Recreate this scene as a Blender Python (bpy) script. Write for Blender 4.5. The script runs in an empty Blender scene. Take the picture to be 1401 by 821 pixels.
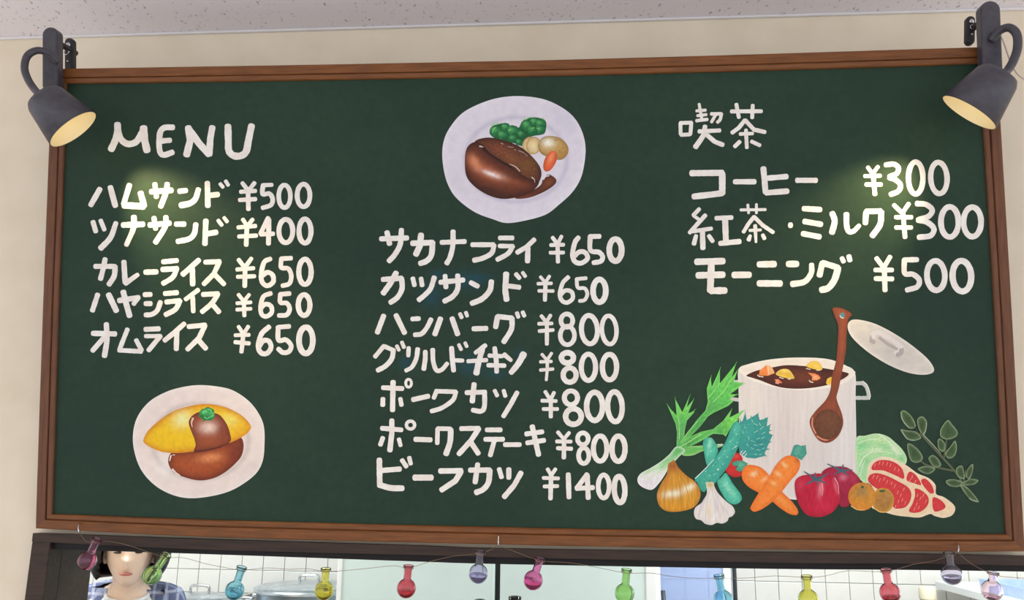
import bpy, bmesh, math, random
import numpy as np
from mathutils import Vector, Matrix, noise
from mathutils.geometry import delaunay_2d_cdt

random.seed(7)
scene = bpy.context.scene
COL = scene.collection

# ------------------------------------------------------------------ camera
F_PX, CX, CY = 1150.0, 700.5, 410.5            # focal length in pixels of the 1401 x 821 frame
CAM_R = Matrix(((0.9970127210518936, 0.003654797483205836, 0.07715099815333319),
                (0.07610432750755043, -0.2169627308194375, -0.9732087673104861),
                (0.01318201029139232, 0.9761730460787826, -0.2165927485257726)))
CAM_P = Vector((1.03216805, -1.61365667, 1.64829016))
cam_data = bpy.data.cameras.new('camera')
cam_data.sensor_width = 36.0
cam_data.lens = 36.0 * F_PX / 1401.0
cam_data.clip_start = 0.05
cam = bpy.data.objects.new('camera', cam_data)
cam.matrix_world = Matrix.Translation(CAM_P) @ CAM_R.to_4x4()
COL.objects.link(cam)
scene.camera = cam

# ------------------------------------------------------------------ world, exposure
world = bpy.data.worlds.new('daylit_room')
scene.world = world
world.use_nodes = True
bg = world.node_tree.nodes['Background']
bg.inputs[0].default_value = (0.93, 0.95, 1.0, 1)
bg.inputs[1].default_value = 1.3
scene.view_settings.view_transform = 'Standard'
scene.view_settings.look = 'None'
scene.view_settings.exposure = 0.0
scene.view_settings.gamma = 1.0
scene.view_settings.use_curve_mapping = False

LAMP_W = 11.0            # watts of each clip lamp's bulb
KITCHEN_W = 36.0        # watts of each added fluorescent fixture in the kitchen

# ------------------------------------------------------------------ geometry of the place
TILT = math.radians(8.0)                       # the menu board leans out from the wall
B_O = Vector((0.0, -0.035, 1.55))              # its lower left corner
B_X = Vector((1, 0, 0))
B_Y = Vector((0, -math.sin(TILT), math.cos(TILT)))
B_N = Vector((0, -math.cos(TILT), -math.sin(TILT)))
BOARD_M = Matrix.Translation(B_O) @ Matrix.Rotation(math.pi / 2 + TILT, 4, 'X')
PANEL_H = -0.010                               # painted panel lies 10 mm behind the frame's face
CEIL_Z = 2.61


def ray(px, py):
    return CAM_R @ Vector(((px - CX) / F_PX, -(py - CY) / F_PX, -1.0))


def at(px, py, Y):
    """survey: the point of the vertical plane y = Y measured at photo position (px, py)"""
    d = ray(px, py)
    return CAM_P + d * ((Y - CAM_P.y) / d.y)


def onb(px, py, h=0.0):
    """survey: metres on the board (x right, y up, z out) of a measured photo position"""
    d = ray(px, py)
    t = (h - (CAM_P - B_O).dot(B_N)) / d.dot(B_N)
    p = CAM_P + d * t - B_O
    return Vector((p.dot(B_X), p.dot(B_Y), h))


def bw(px, py, h):
    p = onb(px, py, h)
    return B_O + B_X * p.x + B_Y * p.y + B_N * p.z


# ------------------------------------------------------------------ materials
def lin(c):
    c = c / 255.0
    return c / 12.92 if c <= 0.04045 else ((c + 0.055) / 1.055) ** 2.4


PK = 1.12


def rgb(r, g, b, k=1.0):
    return (min(lin(r) * k, 0.92), min(lin(g) * k, 0.92), min(lin(b) * k, 0.92), 1.0)


def new_mat(name):
    m = bpy.data.materials.new(name)
    m.use_nodes = True
    nt = m.node_tree
    return m, nt, nt.nodes['Principled BSDF']


def noisy(name, c1, c2, scale=20.0, rough=0.6, spec=0.4, stretch=(1, 1, 1), bump=0.0, detail=4.0, metal=0.0, coords='Object', lo=0.35, hi=0.65):
    m, nt, p = new_mat(name)
    tc = nt.nodes.new('ShaderNodeTexCoord')
    mp = nt.nodes.new('ShaderNodeMapping')
    mp.inputs['Scale'].default_value = stretch
    nz = nt.nodes.new('ShaderNodeTexNoise')
    nz.inputs['Scale'].default_value = scale
    nz.inputs['Detail'].default_value = detail
    rp = nt.nodes.new('ShaderNodeValToRGB')
    rp.color_ramp.elements[0].position = lo
    rp.color_ramp.elements[1].position = hi
    rp.color_ramp.elements[0].color = c1
    rp.color_ramp.elements[1].color = c2
    L = nt.links.new
    L(tc.outputs[coords], mp.inputs[0]); L(mp.outputs[0], nz.inputs['Vector'])
    L(nz.outputs['Fac'], rp.inputs[0]); L(rp.outputs[0], p.inputs['Base Color'])
    p.inputs['Roughness'].default_value = rough
    p.inputs['Specular IOR Level'].default_value = spec
    p.inputs['Metallic'].default_value = metal
    if bump:
        b = nt.nodes.new('ShaderNodeBump')
        b.inputs['Strength'].default_value = bump
        b.inputs['Distance'].default_value = 0.002
        L(nz.outputs['Fac'], b.inputs['Height']); L(b.outputs[0], p.inputs['Normal'])
    return m


def vertex_paint(name, rough=0.6, spec=0.3, grain=0.06, bump=0.15, scale=120.0):
    """colour from the mesh's own paint attribute, with fine grain"""
    m, nt, p = new_mat(name)
    at_ = nt.nodes.new('ShaderNodeAttribute'); at_.attribute_name = 'paint'
    tc = nt.nodes.new('ShaderNodeTexCoord')
    nz = nt.nodes.new('ShaderNodeTexNoise'); nz.inputs['Scale'].default_value = scale; nz.inputs['Detail'].default_value = 5
    mr = nt.nodes.new('ShaderNodeMapRange')
    mr.inputs['To Min'].default_value = 1 - grain * 2; mr.inputs['To Max'].default_value = 1 + grain * 2
    mx = nt.nodes.new('ShaderNodeMix'); mx.data_type = 'RGBA'; mx.blend_type = 'MULTIPLY'; mx.inputs[0].default_value = 1.0
    L = nt.links.new
    L(tc.outputs['Object'], nz.inputs['Vector']); L(nz.outputs['Fac'], mr.inputs['Value'])
    L(at_.outputs['Color'], mx.inputs[6]); L(mr.outputs['Result'], mx.inputs[7])
    L(mx.outputs[2], p.inputs['Base Color'])
    p.inputs['Roughness'].default_value = rough
    p.inputs['Specular IOR Level'].default_value = spec
    if bump:
        b = nt.nodes.new('ShaderNodeBump'); b.inputs['Strength'].default_value = bump; b.inputs['Distance'].default_value = 0.001
        L(nz.outputs['Fac'], b.inputs['Height']); L(b.outputs[0], p.inputs['Normal'])
    return m


def plain(name, c, rough=0.5, metal=0.0, spec=0.5, emit=None, strength=0.0):
    m, nt, p = new_mat(name)
    nz = nt.nodes.new('ShaderNodeTexNoise'); nz.inputs['Scale'].default_value = 40
    mr = nt.nodes.new('ShaderNodeMapRange')
    mr.inputs['To Min'].default_value = rough - 0.04; mr.inputs['To Max'].default_value = rough + 0.04
    nt.links.new(nz.outputs['Fac'], mr.inputs['Value']); nt.links.new(mr.outputs['Result'], p.inputs['Roughness'])
    p.inputs['Base Color'].default_value = c
    p.inputs['Metallic'].default_value = metal
    p.inputs['Specular IOR Level'].default_value = spec
    if emit:
        p.inputs['Emission Color'].default_value = emit
        p.inputs['Emission Strength'].default_value = strength
    return m


def glass(name, c, rough=0.02, ior=1.45):
    m, nt, p = new_mat(name)
    p.inputs['Base Color'].default_value = c
    p.inputs['Roughness'].default_value = rough
    p.inputs['IOR'].default_value = ior
    p.inputs['Transmission Weight'].default_value = 1.0
    return m


def ceiling_mat():
    m, nt, p = new_mat('acoustic_ceiling')
    L = nt.links.new
    tc = nt.nodes.new('ShaderNodeTexCoord')
    mp = nt.nodes.new('ShaderNodeMapping'); mp.inputs['Scale'].default_value = (1, 0.6, 1); mp.inputs['Rotation'].default_value = (0, 0, 0.7)
    n1 = nt.nodes.new('ShaderNodeTexNoise'); n1.inputs['Scale'].default_value = 150; n1.inputs['Detail'].default_value = 3; n1.inputs['Roughness'].default_value = 0.65
    r1 = nt.nodes.new('ShaderNodeValToRGB')
    r1.color_ramp.elements[0].position = 0.29; r1.color_ramp.elements[0].color = rgb(140, 132, 138)
    r1.color_ramp.elements[1].position = 0.38; r1.color_ramp.elements[1].color = rgb(242, 236, 240)
    L(tc.outputs['Object'], mp.inputs[0]); L(mp.outputs[0], n1.inputs['Vector']); L(n1.outputs['Fac'], r1.inputs[0])
    L(r1.outputs[0], p.inputs['Base Color'])
    b = nt.nodes.new('ShaderNodeBump'); b.inputs['Strength'].default_value = 0.4; b.inputs['Distance'].default_value = 0.002
    L(r1.outputs[0], b.inputs['Height']); L(b.outputs[0], p.inputs['Normal'])
    p.inputs['Roughness'].default_value = 0.9
    return m


def plaid_mat():
    m, nt, p = new_mat('blue_plaid_cotton')
    L = nt.links.new
    tc = nt.nodes.new('ShaderNodeTexCoord')
    sep = nt.nodes.new('ShaderNodeSeparateXYZ'); L(tc.outputs['Object'], sep.inputs[0])
    prev = None
    base = nt.nodes.new('ShaderNodeRGB'); base.outputs[0].default_value = rgb(96, 104, 140)
    prev = base.outputs[0]
    for axis, freq, width, colr in (('X', 26, 0.3, rgb(200, 205, 225)), ('Z', 26, 0.3, rgb(200, 205, 225)), ('X', 26, 0.08, rgb(50, 55, 90)), ('Z', 26, 0.08, rgb(50, 55, 90)), ('Y', 26, 0.25, rgb(170, 178, 205))):
        mu = nt.nodes.new('ShaderNodeMath'); mu.operation = 'MULTIPLY'; mu.inputs[1].default_value = freq
        fr = nt.nodes.new('ShaderNodeMath'); fr.operation = 'FRACT'
        lt = nt.nodes.new('ShaderNodeMath'); lt.operation = 'LESS_THAN'; lt.inputs[1].default_value = width
        ml = nt.nodes.new('ShaderNodeMath'); ml.operation = 'MULTIPLY'; ml.inputs[1].default_value = 0.55
        mx = nt.nodes.new('ShaderNodeMix'); mx.data_type = 'RGBA'; mx.inputs[7].default_value = colr
        L(sep.outputs[axis], mu.inputs[0]); L(mu.outputs[0], fr.inputs[0]); L(fr.outputs[0], lt.inputs[0])
        L(lt.outputs[0], ml.inputs[0]); L(ml.outputs[0], mx.inputs[0]); L(prev, mx.inputs[6])
        prev = mx.outputs[2]
    L(prev, p.inputs['Base Color']); p.inputs['Roughness'].default_value = 0.9
    return m


M = dict(
    wall=noisy('cream_wallpaper', rgb(230, 216, 192), rgb(238, 225, 202), 9, 0.85, 0.2, bump=0.05),
    ceiling=ceiling_mat(),
    cove=plain('white_cove_trim', rgb(232, 228, 228), 0.6),
    floor=noisy('pale_floor', rgb(226, 222, 216), rgb(238, 233, 228), 6, 0.5, 0.3, (1, 8, 1)),
    kfloor=noisy('grey_kitchen_floor', rgb(150, 150, 148), rgb(175, 175, 172), 8, 0.5, 0.3),
    frame=noisy('brown_frame_wood', rgb(104, 62, 30), rgb(132, 80, 38), 14, 0.42, 0.3, (1.2, 14, 14), bump=0.12, lo=0.3, hi=0.7),
    framev=noisy('brown_stile_wood', rgb(94, 58, 38), rgb(116, 74, 48), 14, 0.42, 0.3, (14, 1.2, 14), bump=0.12, lo=0.3, hi=0.7),
    dark=noisy('dark_stained_wood', rgb(46, 32, 24), rgb(66, 46, 34), 12, 0.5, 0.35, (1.2, 12, 12), bump=0.15, lo=0.3, hi=0.7),
    black=noisy('shade_dark_track_wood', rgb(20, 16, 15), rgb(30, 25, 23), 12, 0.6, 0.3, (1.2, 12, 12)),  # near-black colour carries the shade on the recessed track
    panel=vertex_paint('green_chalkboard', 0.5, 0.16, 0.10, 0.06, 70),
    art=vertex_paint('board_paint', 0.5, 0.25, 0.03, 0.1, 200),
    letter=noisy('cream_lettering_paint', rgb(226, 217, 208, PK), rgb(238, 230, 222, PK), 60, 0.55, 0.3, bump=0.2),
    lamp=noisy('charcoal_lamp_enamel', rgb(62, 60, 68), rgb(72, 70, 78), 90, 0.38, 0.5),
    lampin=plain('cream_reflector', rgb(240, 226, 190), 0.5),
    lampdark=plain('dark_lamp_plastic', rgb(42, 38, 42), 0.5),
    steel=plain('bright_steel', rgb(205, 205, 205), 0.25, 1.0),
    brushed=noisy('brushed_pot_steel', rgb(170, 178, 184), rgb(200, 207, 212), 30, 0.3, 0.5, (1, 1, 12), metal=0.85),
    wire=plain('thin_copper_wire', rgb(150, 125, 100), 0.4, 0.8),
    cable=plain('pale_cable', rgb(190, 175, 165), 0.6),
    fridge=noisy('pale_mint_enamel', rgb(206, 222, 220), rgb(212, 228, 226), 5, 0.3, 0.5),
    fridgetrim=plain('fridge_seal_grey', rgb(70, 74, 78), 0.6),
    white=plain('white_enamel', rgb(238, 240, 240), 0.35),
    tile=noisy('white_glazed_tile', rgb(226, 224, 218), rgb(236, 234, 228), 6, 0.18, 0.5),
    grout=noisy('grey_grout', rgb(178, 186, 186), rgb(190, 196, 196), 40, 0.9, 0.1),
    kwall=noisy('white_kitchen_wall', rgb(226, 228, 228), rgb(236, 238, 238), 6, 0.8, 0.2),
    pipe=plain('dark_grey_pipe', rgb(46, 54, 60), 0.4),
    plaid=plaid_mat(),
    cotton=noisy('white_apron_cotton', rgb(236, 238, 242), rgb(246, 247, 250), 60, 0.9, 0.1, bump=0.1),
    skin=noisy('skin', rgb(240, 206, 184), rgb(246, 216, 196), 25, 0.5, 0.35),
    hair=noisy('black_hair', rgb(22, 18, 18), rgb(42, 34, 32), 60, 0.45, 0.4, (6, 6, 1)),
    lip=plain('lips', rgb(190, 112, 104), 0.5),
    eye=plain('dark_eye', rgb(36, 26, 24), 0.2),
    trousers=noisy('navy_trousers', rgb(40, 44, 60), rgb(52, 56, 72), 60, 0.9, 0.1),
    counter=noisy('counter_top', rgb(150, 150, 150), rgb(170, 170, 170), 20, 0.3, 0.5),
    beige=plain('beige_canister', rgb(226, 216, 190), 0.5),
    bluecloth=noisy('pale_blue_plastic', rgb(170, 190, 225), rgb(185, 204, 235), 20, 0.6, 0.3),
    tube=plain('fluorescent_tube', (1, 1, 1, 1), 0.5, emit=(0.92, 0.97, 1.0, 1), strength=6.0),
    bulb=plain('warm_bulb', (1, 0.9, 0.7, 1), 0.4, emit=(1.0, 0.80, 0.48, 1), strength=0.5),
)


# ------------------------------------------------------------------ mesh helpers
def link(name, me, mat=None, parent=None, smooth=False):
    o = bpy.data.objects.new(name, me)
    COL.objects.link(o)
    if mat is not None:
        me.materials.append(mat)
    if parent is not None:
        o.parent = parent
    if smooth:
        for p in me.polygons:
            p.use_smooth = True
    return o


def pyd(name, V, Fc, mat=None, parent=None, smooth=False):
    me = bpy.data.meshes.new(name)
    me.from_pydata([tuple(v) for v in V], [], Fc)
    me.update()
    return link(name, me, mat, parent, smooth)


def bm_obj(name, bm, mat=None, parent=None, smooth=False):
    bmesh.ops.recalc_face_normals(bm, faces=bm.faces)
    me = bpy.data.meshes.new(name)
    bm.to_mesh(me); bm.free()
    return link(name, me, mat, parent, smooth)


def box_bm(bm, lo, hi, bevel=0.0):
    r = bmesh.ops.create_cube(bm, size=1.0)
    c = [(a + b) / 2 for a, b in zip(lo, hi)]
    s = [b - a for a, b in zip(lo, hi)]
    for v in r['verts']:
        v.co = Vector((c[0] + v.co.x * s[0], c[1] + v.co.y * s[1], c[2] + v.co.z * s[2]))
    if bevel:
        eds = list({e for v in r['verts'] for e in v.link_edges})
        bmesh.ops.bevel(bm, geom=eds, offset=bevel, segments=2, affect='EDGES', profile=0.5)


def box(name, lo, hi, mat, parent=None, bevel=0.0):
    bm = bmesh.new()
    box_bm(bm, lo, hi, bevel)
    return bm_obj(name, bm, mat, parent)


def empty(name, loc=(0, 0, 0), label=None, cat=None, group=None, parent=None):
    o = bpy.data.objects.new(name, None)
    COL.objects.link(o)
    o.location = loc
    o.empty_display_size = 0.05
    if parent is not None:
        o.parent = parent
    if label:
        tag(o, label, cat, group)
    return o


def tag(o, label, cat, group=None):
    o['label'] = label; o['category'] = cat
    if group:
        o['group'] = group
    return o


def struct(o, label=None):
    o['kind'] = 'structure'
    if label:
        o['label'] = label
    return o


def frame_of(d):
    d = d.normalized()
    a = Vector((0, 0, 1)) if abs(d.z) < 0.9 else Vector((1, 0, 0))
    u = d.cross(a).normalized()
    return u, d.cross(u).normalized()


def lathe_vf(prof, n=28, close_ends=True):
    """prof: (r, z) list; returns V, F about the z axis"""
    V, Fc = [], []
    for r, z in prof:
        for i in range(n):
            a = 2 * math.pi * i / n
            V.append((r * math.cos(a), r * math.sin(a), z))
    for k in range(len(prof) - 1):
        for i in range(n):
            j = (i + 1) % n
            Fc.append((k * n + i, k * n + j, (k + 1) * n + j, (k + 1) * n + i))
    if close_ends:
        Fc.append(tuple(reversed(range(n))))
        Fc.append(tuple(range((len(prof) - 1) * n, len(prof) * n)))
    return V, Fc


def axis_matrix(o, d):
    d = d.normalized()
    q = Vector((0, 0, 1)).rotation_difference(d)
    return Matrix.Translation(o) @ q.to_matrix().to_4x4()


def lathe(name, prof, mat, parent=None, n=28, mtx=None, close=True):
    V, Fc = lathe_vf(prof, n, close)
    if mtx is not None:
        V = [mtx @ Vector(v) for v in V]
    return pyd(name, V, Fc, mat, parent, True)


def catmull(P, closed=False, sub=6):
    P = [Vector(p) for p in P]
    n = len(P)
    if n < 3 and not closed:
        return P
    out = []
    rng = range(n) if closed else range(n - 1)
    for i in rng:
        if closed:
            a, b, c, d = P[(i - 1) % n], P[i], P[(i + 1) % n], P[(i + 2) % n]
        else:
            b, c = P[i], P[i + 1]
            a = P[i - 1] if i > 0 else b * 2 - c
            d = P[i + 2] if i + 2 < n else c * 2 - b
        for k in range(sub):
            t = k / sub
            out.append(0.5 * ((2 * b) + (c - a) * t + (2 * a - 5 * b + 4 * c - d) * t * t + (3 * b - a - 3 * c + d) * t ** 3))
    if not closed:
        out.append(P[-1])
    return out


def tube(name, P, r, mat, parent=None, n=10, smooth_sub=6, cap=True):
    P = catmull(P, False, smooth_sub) if smooth_sub else [Vector(p) for p in P]
    V, Fc = [], []
    u = None
    for i, p in enumerate(P):
        d = (P[min(i + 1, len(P) - 1)] - P[max(i - 1, 0)]).normalized()
        if u is None:
            u, w = frame_of(d)
        else:
            u = (u - d * u.dot(d)).normalized(); w = d.cross(u)
        rr = r(i / (len(P) - 1)) if callable(r) else r
        for k in range(n):
            a = 2 * math.pi * k / n
            V.append(p + (u * math.cos(a) + w * math.sin(a)) * rr)
    for i in range(len(P) - 1):
        for k in range(n):
            j = (k + 1) % n
            Fc.append((i * n + k, i * n + j, (i + 1) * n + j, (i + 1) * n + k))
    if cap:
        Fc.append(tuple(reversed(range(n)))); Fc.append(tuple(range((len(P) - 1) * n, len(P) * n)))
    return pyd(name, V, Fc, mat, parent, True)


# ================================================================== THE SETTING
# dining-side wall with the serving hatch cut into it (hatch x -0.0 .. 2.35, z 1.0 .. 1.535)
HX0, HX1, HZ0, HZ1, WT = 0.0, 2.45, 1.02, 1.530, 0.13
w = empty('wall_front'); struct(w, 'cream wall above and beside the serving hatch')
box('wall_upper', (-2.6, 0, HZ1), (4.2, WT, CEIL_Z + 0.05), M['wall'], w)
box('wall_lower', (-2.6, 0, 0), (4.2, WT, HZ0), M['wall'], w)
box('wall_pier', (-2.6, 0, HZ0), (HX0, WT, HZ1), M['wall'], w)
box('wall_pier', (HX1, 0, HZ0), (4.2, WT, HZ1), M['wall'], w)
struct(box('ceiling', (-2.6, -4.0, CEIL_Z), (4.2, 0.0, CEIL_Z + 0.05), M['ceiling']), 'speckled white acoustic ceiling')
struct(box('floor', (-2.6, -4.0, -0.05), (4.2, 0.0, 0.0), M['floor']), 'pale floor of the dining room')
struct(box('trim_1', (-2.6, -0.008, CEIL_Z - 0.005), (4.2, 0.0, CEIL_Z), M['cove'], bevel=0.002), 'thin white cove strip between wall and ceiling')

# hatch frame: head beam, jambs, track, sill
hf = empty('hatch_frame', (0, 0, HZ0), 'dark stained wooden frame around the serving hatch under the menu board', 'hatch frame')


def hbox(name, lo, hi, mat, bevel=0.002):
    lo = (lo[0], lo[1], lo[2] - HZ0); hi = (hi[0], hi[1], hi[2] - HZ0)
    return box(name, lo, hi, mat, hf, bevel)




def beam(name, tops, bots, y0, y1, mat):
    """long timber that sags slightly: measured stations (photo) of its upper and lower front edges"""
    T = catmull([at(x, y, y0) for x, y in tops], False, 4); Bt = catmull([at(x, y, y0) for x, y in bots], False, 4)
    V, Fc = [], []
    for a, b in zip(T, Bt):
        for z, y in ((a.z, y0), (a.z, y1), (b.z, y1), (b.z, y0)):
            V.append((a.x, y, z - HZ0))
    for i in range(len(T) - 1):
        for k in range(4):
            Fc.append((i * 4 + k, i * 4 + (k + 1) % 4, (i + 1) * 4 + (k + 1) % 4, (i + 1) * 4 + k))
    Fc.append((0, 1, 2, 3)); m_ = (len(T) - 1) * 4; Fc.append((m_ + 3, m_ + 2, m_ + 1, m_))
    bm = bmesh.new(); me = bpy.data.meshes.new(name); me.from_pydata(V, [], Fc); bm.from_mesh(me)
    return bm_obj(name, bm, mat, hf)


beam('head_beam', [(45, 729.5), (280, 738), (560, 746.5), (690, 751), (1060, 756), (1300, 759), (1720, 768)], [(45, 741), (280, 752), (560, 759), (690, 762.5), (1060, 770), (1300, 772), (1720, 781)], -0.022, 0.02, M['dark'])
beam('track', [(68, 741), (280, 750), (560, 757), (690, 761), (1060, 768), (1300, 770), (1700, 779)], [(68, 751.5), (280, 758.2), (560, 768), (690, 772), (1060, 778.5), (1300, 780.5), (1700, 788)], -0.012, 0.09, M['black'])
hbox('jamb', (-0.007, -0.022, HZ0), (0.030, 0.02, 1.534), M['dark'])
hbox('jamb_lining', (0.0005, 0.02, HZ0), (0.030, WT, 1.530), M['dark'])
hbox('jamb', (2.42, -0.022, HZ0), (2.46, 0.02, 1.519), M['dark'])
hbox('sill', (-0.02, -0.05, HZ0), (2.46, WT + 0.02, HZ0 + 0.03), M['dark'])

# kitchen shell
KX0, KX1, KY1, KZ = -1.9, 3.1, 2.3, 2.5
struct(box('wall_kitchen_left', (KX0 - 0.06, WT, 0), (KX0, KY1, KZ), M['kwall']), 'white side wall of the kitchen')
struct(box('wall_kitchen_right', (KX1, WT, 0), (KX1 + 0.06, KY1, KZ), M['kwall']), 'white side wall of the kitchen with shelf')
struct(box('ceiling_kitchen', (KX0, WT, KZ), (KX1, KY1 + 0.06, KZ + 0.05), M['kwall']), 'white kitchen ceiling')
struct(box('floor_kitchen', (KX0, WT, -0.05), (KX1, KY1, 0.0), M['kfloor']), 'grey kitchen floor')
kb = empty('wall_kitchen_back', (0, KY1, 0)); struct(kb, 'white glazed tile wall at the back of the kitchen')
box('grout_bed', (KX0, 0.0, 0), (KX1, 0.06, KZ), M['grout'], kb)
tile_me = None
TS = 0.1
for r in range(6):
    for c in range(int((KX1 - KX0) / TS)):
        if tile_me is None:
            t = box('tile', (0.0013, -0.006, 0.0013), (TS - 0.0013, 0.0, TS - 0.0013), M['tile'], kb, 0.0012)
            tile_me = t.data
        else:
            t = bpy.data.objects.new('tile', tile_me); COL.objects.link(t); t.parent = kb
        t.location = (KX0 + c * TS, 0, 0.96 + r * TS)

# unseen fluorescent fixtures added to light the kitchen, placed to keep the refrigerator dimmer
for kx, words in ((-0.75, 'added unseen white fluorescent fixture on the kitchen ceiling above the pots'), (2.15, 'added unseen white fluorescent fixture on the kitchen ceiling near the wall shelf')):
    kl = empty('added_ceiling_light', (kx, 1.0, KZ), words, 'ceiling light', 'added kitchen ceiling lights')
    box('fixture_body', (-0.5, -0.11, -0.05), (0.5, 0.11, 0.0), M['white'], kl, 0.005)
    for s_ in (-1, 1):
        tube('lamp_tube', [(-0.46, s_ * 0.06, -0.068), (0.46, s_ * 0.06, -0.068)], 0.016, M['tube'], kl, 12, 0)
    la = bpy.data.lights.new('kitchen_light', 'AREA'); la.shape = 'RECTANGLE'; la.size = 0.92; la.size_y = 0.2
    la.energy = KITCHEN_W; la.color = (0.93, 0.975, 1.0)
    lo = bpy.data.objects.new('kitchen_light', la); COL.objects.link(lo); lo.parent = kl; lo.location = (0, 0, -0.09)

# ================================================================== THE MENU BOARD
board = empty('menu_board', (0, 0, 0), 'dark green menu chalkboard with painted dishes and prices in a brown wooden frame', 'menu board')
board.matrix_world = BOARD_M

TLo, TRo, BRo, BLo = (69.7, 93.5), (1363.7, 63), (1403.3, 755), (48.1, 723.4)
TLi, TRi, BRi, BLi = (88.4, 113), (1342, 85.2), (1378.5, 731.6), (69, 703.9)
top_o = [TLo, (220, 91.2), (440, 87.6), (660, 83.3), (760, 81.2), (1000, 74.5), (1230, 67.2), TRo]
top_i = [TLi, (220, 111.3), (440, 107.9), (660, 103.9), (760, 102), (1000, 96), (1230, 89.3), TRi]
bot_o = [BLo, (280, 735), (560, 742.5), (690, 745.7), (800, 748), (1060, 752), (1300, 755), BRo]
bot_i = [BLi, (280, 712), (560, 719.6), (690, 722.4), (800, 724.8), (1060, 729), (1300, 731.4), BRi]
left_o = [TLo, (66.2, 200), (57.2, 440), (49.2, 680), BLo]
left_i = [TLi, (85.4, 205), (76.9, 440), (69.6, 680), BLi]
right_o = [TRo, (1370.6, 180), (1386.0, 440), (1399.4, 690), BRo]
right_i = [TRi, (1348, 185), (1362.8, 425), (1376.0, 690), BRi]
PROF = [(0.0, -0.030), (0.0, -0.003), (0.035, -0.0005), (0.10, 0.0), (0.56, -0.001), (0.60, -0.0015), (0.63, -0.0055), (0.67, -0.006), (0.70, -0.003), (0.93, -0.004), (0.985, -0.006), (1.0, -0.0125)]


def rail(name, oe, ie, mat):
    oe = [p for p in catmull([onb(*p) for p in oe], False, 4)]
    ie = [p for p in catmull([onb(*p) for p in ie], False, 4)]
    V, Fc = [], []
    m = len(PROF)
    for a, b in zip(oe, ie):
        for t, z in PROF:
            q = a.lerp(b, t); q.z = z
            V.append(q)
    for i in range(len(oe) - 1):
        for k in range(m - 1):
            Fc.append((i * m + k, i * m + k + 1, (i + 1) * m + k + 1, (i + 1) * m + k))
        Fc.append(((i + 1) * m, (i + 1) * m + m - 1, i * m + m - 1, i * m))
    Fc.append(tuple(range(m))); Fc.append(tuple(reversed(range((len(oe) - 1) * m, len(oe) * m))))
    me = bpy.data.meshes.new(name)
    me.from_pydata([tuple(v) for v in V], [], Fc)
    bm = bmesh.new(); bm.from_mesh(me); bmesh.ops.recalc_face_normals(bm, faces=bm.faces); bm.to_mesh(me); bm.free()
    return link(name, me, mat, board)


rail('top_rail', top_o, top_i, M['frame'])
brail = rail('bottom_rail', bot_o, bot_i, M['frame'])
rail('side_stile', left_o, left_i, M['framev'])
rail('side_stile', right_o, right_i, M['framev'])


def set_paint(me, cols):
    a = me.color_attributes.new('paint', 'FLOAT_COLOR', 'POINT')
    a.data.foreach_set('color', np.asarray(cols, dtype=np.float32).ravel())


# green panel: grid with the rubbed, faintly smudged ground colour
NU, NV = 260, 130
e_t = catmull([onb(p[0], p[1] - 6, PANEL_H) for p in top_i], False, 8)
e_b = catmull([onb(p[0], p[1] + 5, PANEL_H) for p in bot_i], False, 8)


def along(E, t):
    f = t * (len(E) - 1); i = min(int(f), len(E) - 2)
    return E[i].lerp(E[i + 1], f - i)


V, Fc, Cc = [], [], []
smears = [(657, 380, 16, 5), (640, 384, 22, 12), (590, 405, 14, 16), (712, 484, 8, 6), (680, 512, 12, 6), (645, 500, 20, 14), (556, 498, 10, 10), (600, 375, 10, 6)]
sm = [(onb(x, y, PANEL_H), a * 0.00135, b * 0.00135) for x, y, a, b in smears]
g0, g1, teal = Vector(rgb(35, 56, 44)[:3]), Vector(rgb(43, 65, 50)[:3]), Vector(rgb(28, 76, 90)[:3])
for j in range(NV + 1):
    for i in range(NU + 1):
        u = i / NU
        ux = -0.004 + u * 1.008
        p = along(e_t, min(max(ux, 0), 1)).lerp(along(e_b, min(max(ux, 0), 1)), j / NV)
        p.x += (-0.006 if i == 0 else 0.006 if i == NU else 0)
        p.z = PANEL_H
        V.append(p)
        n = 0.5 + 0.5 * noise.noise((p.x * 3, p.y * 5, 1.3)) + 0.25 * noise.noise((p.x * 14, p.y * 20, 4.3))
        c = g0.lerp(g1, min(max(n, 0), 1))
        for q, a, b in sm:
            dd = ((p.x - q.x) / a) ** 2 + ((p.y - q.y) / b) ** 2
            if dd < 6:
                c = c.lerp(teal, 0.55 * math.exp(-dd))
        Cc.append((c.x, c.y, c.z, 1))
for j in range(NV):
    for i in range(NU):
        k = j * (NU + 1) + i
        Fc.append((k, k + NU + 1, k + NU + 2, k + 1))
# close the panel into a slab
nb = len(V)
ring = [i for i in range(NU + 1)] + [(j) * (NU + 1) + NU for j in range(1, NV + 1)] + [NV * (NU + 1) + i for i in range(NU - 1, -1, -1)] + [j * (NU + 1) for j in range(NV - 1, 0, -1)]
for k in ring:
    V.append(Vector((V[k].x, V[k].y, -0.022))); Cc.append(Cc[k])
nr = len(ring)
for k in range(nr):
    Fc.append((ring[k], ring[(k + 1) % nr], nb + (k + 1) % nr, nb + k))
Fc.append(tuple(range(nb, nb + nr)))
pn = pyd('panel', V, Fc, M['panel'], board)
set_paint(pn.data, Cc)

# ------------------------------------------------------------------ brush strokes
LAYER = [PANEL_H + 0.00025]


def next_layer(d=0.000014):
    LAYER[0] += d
    return LAYER[0]


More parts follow.
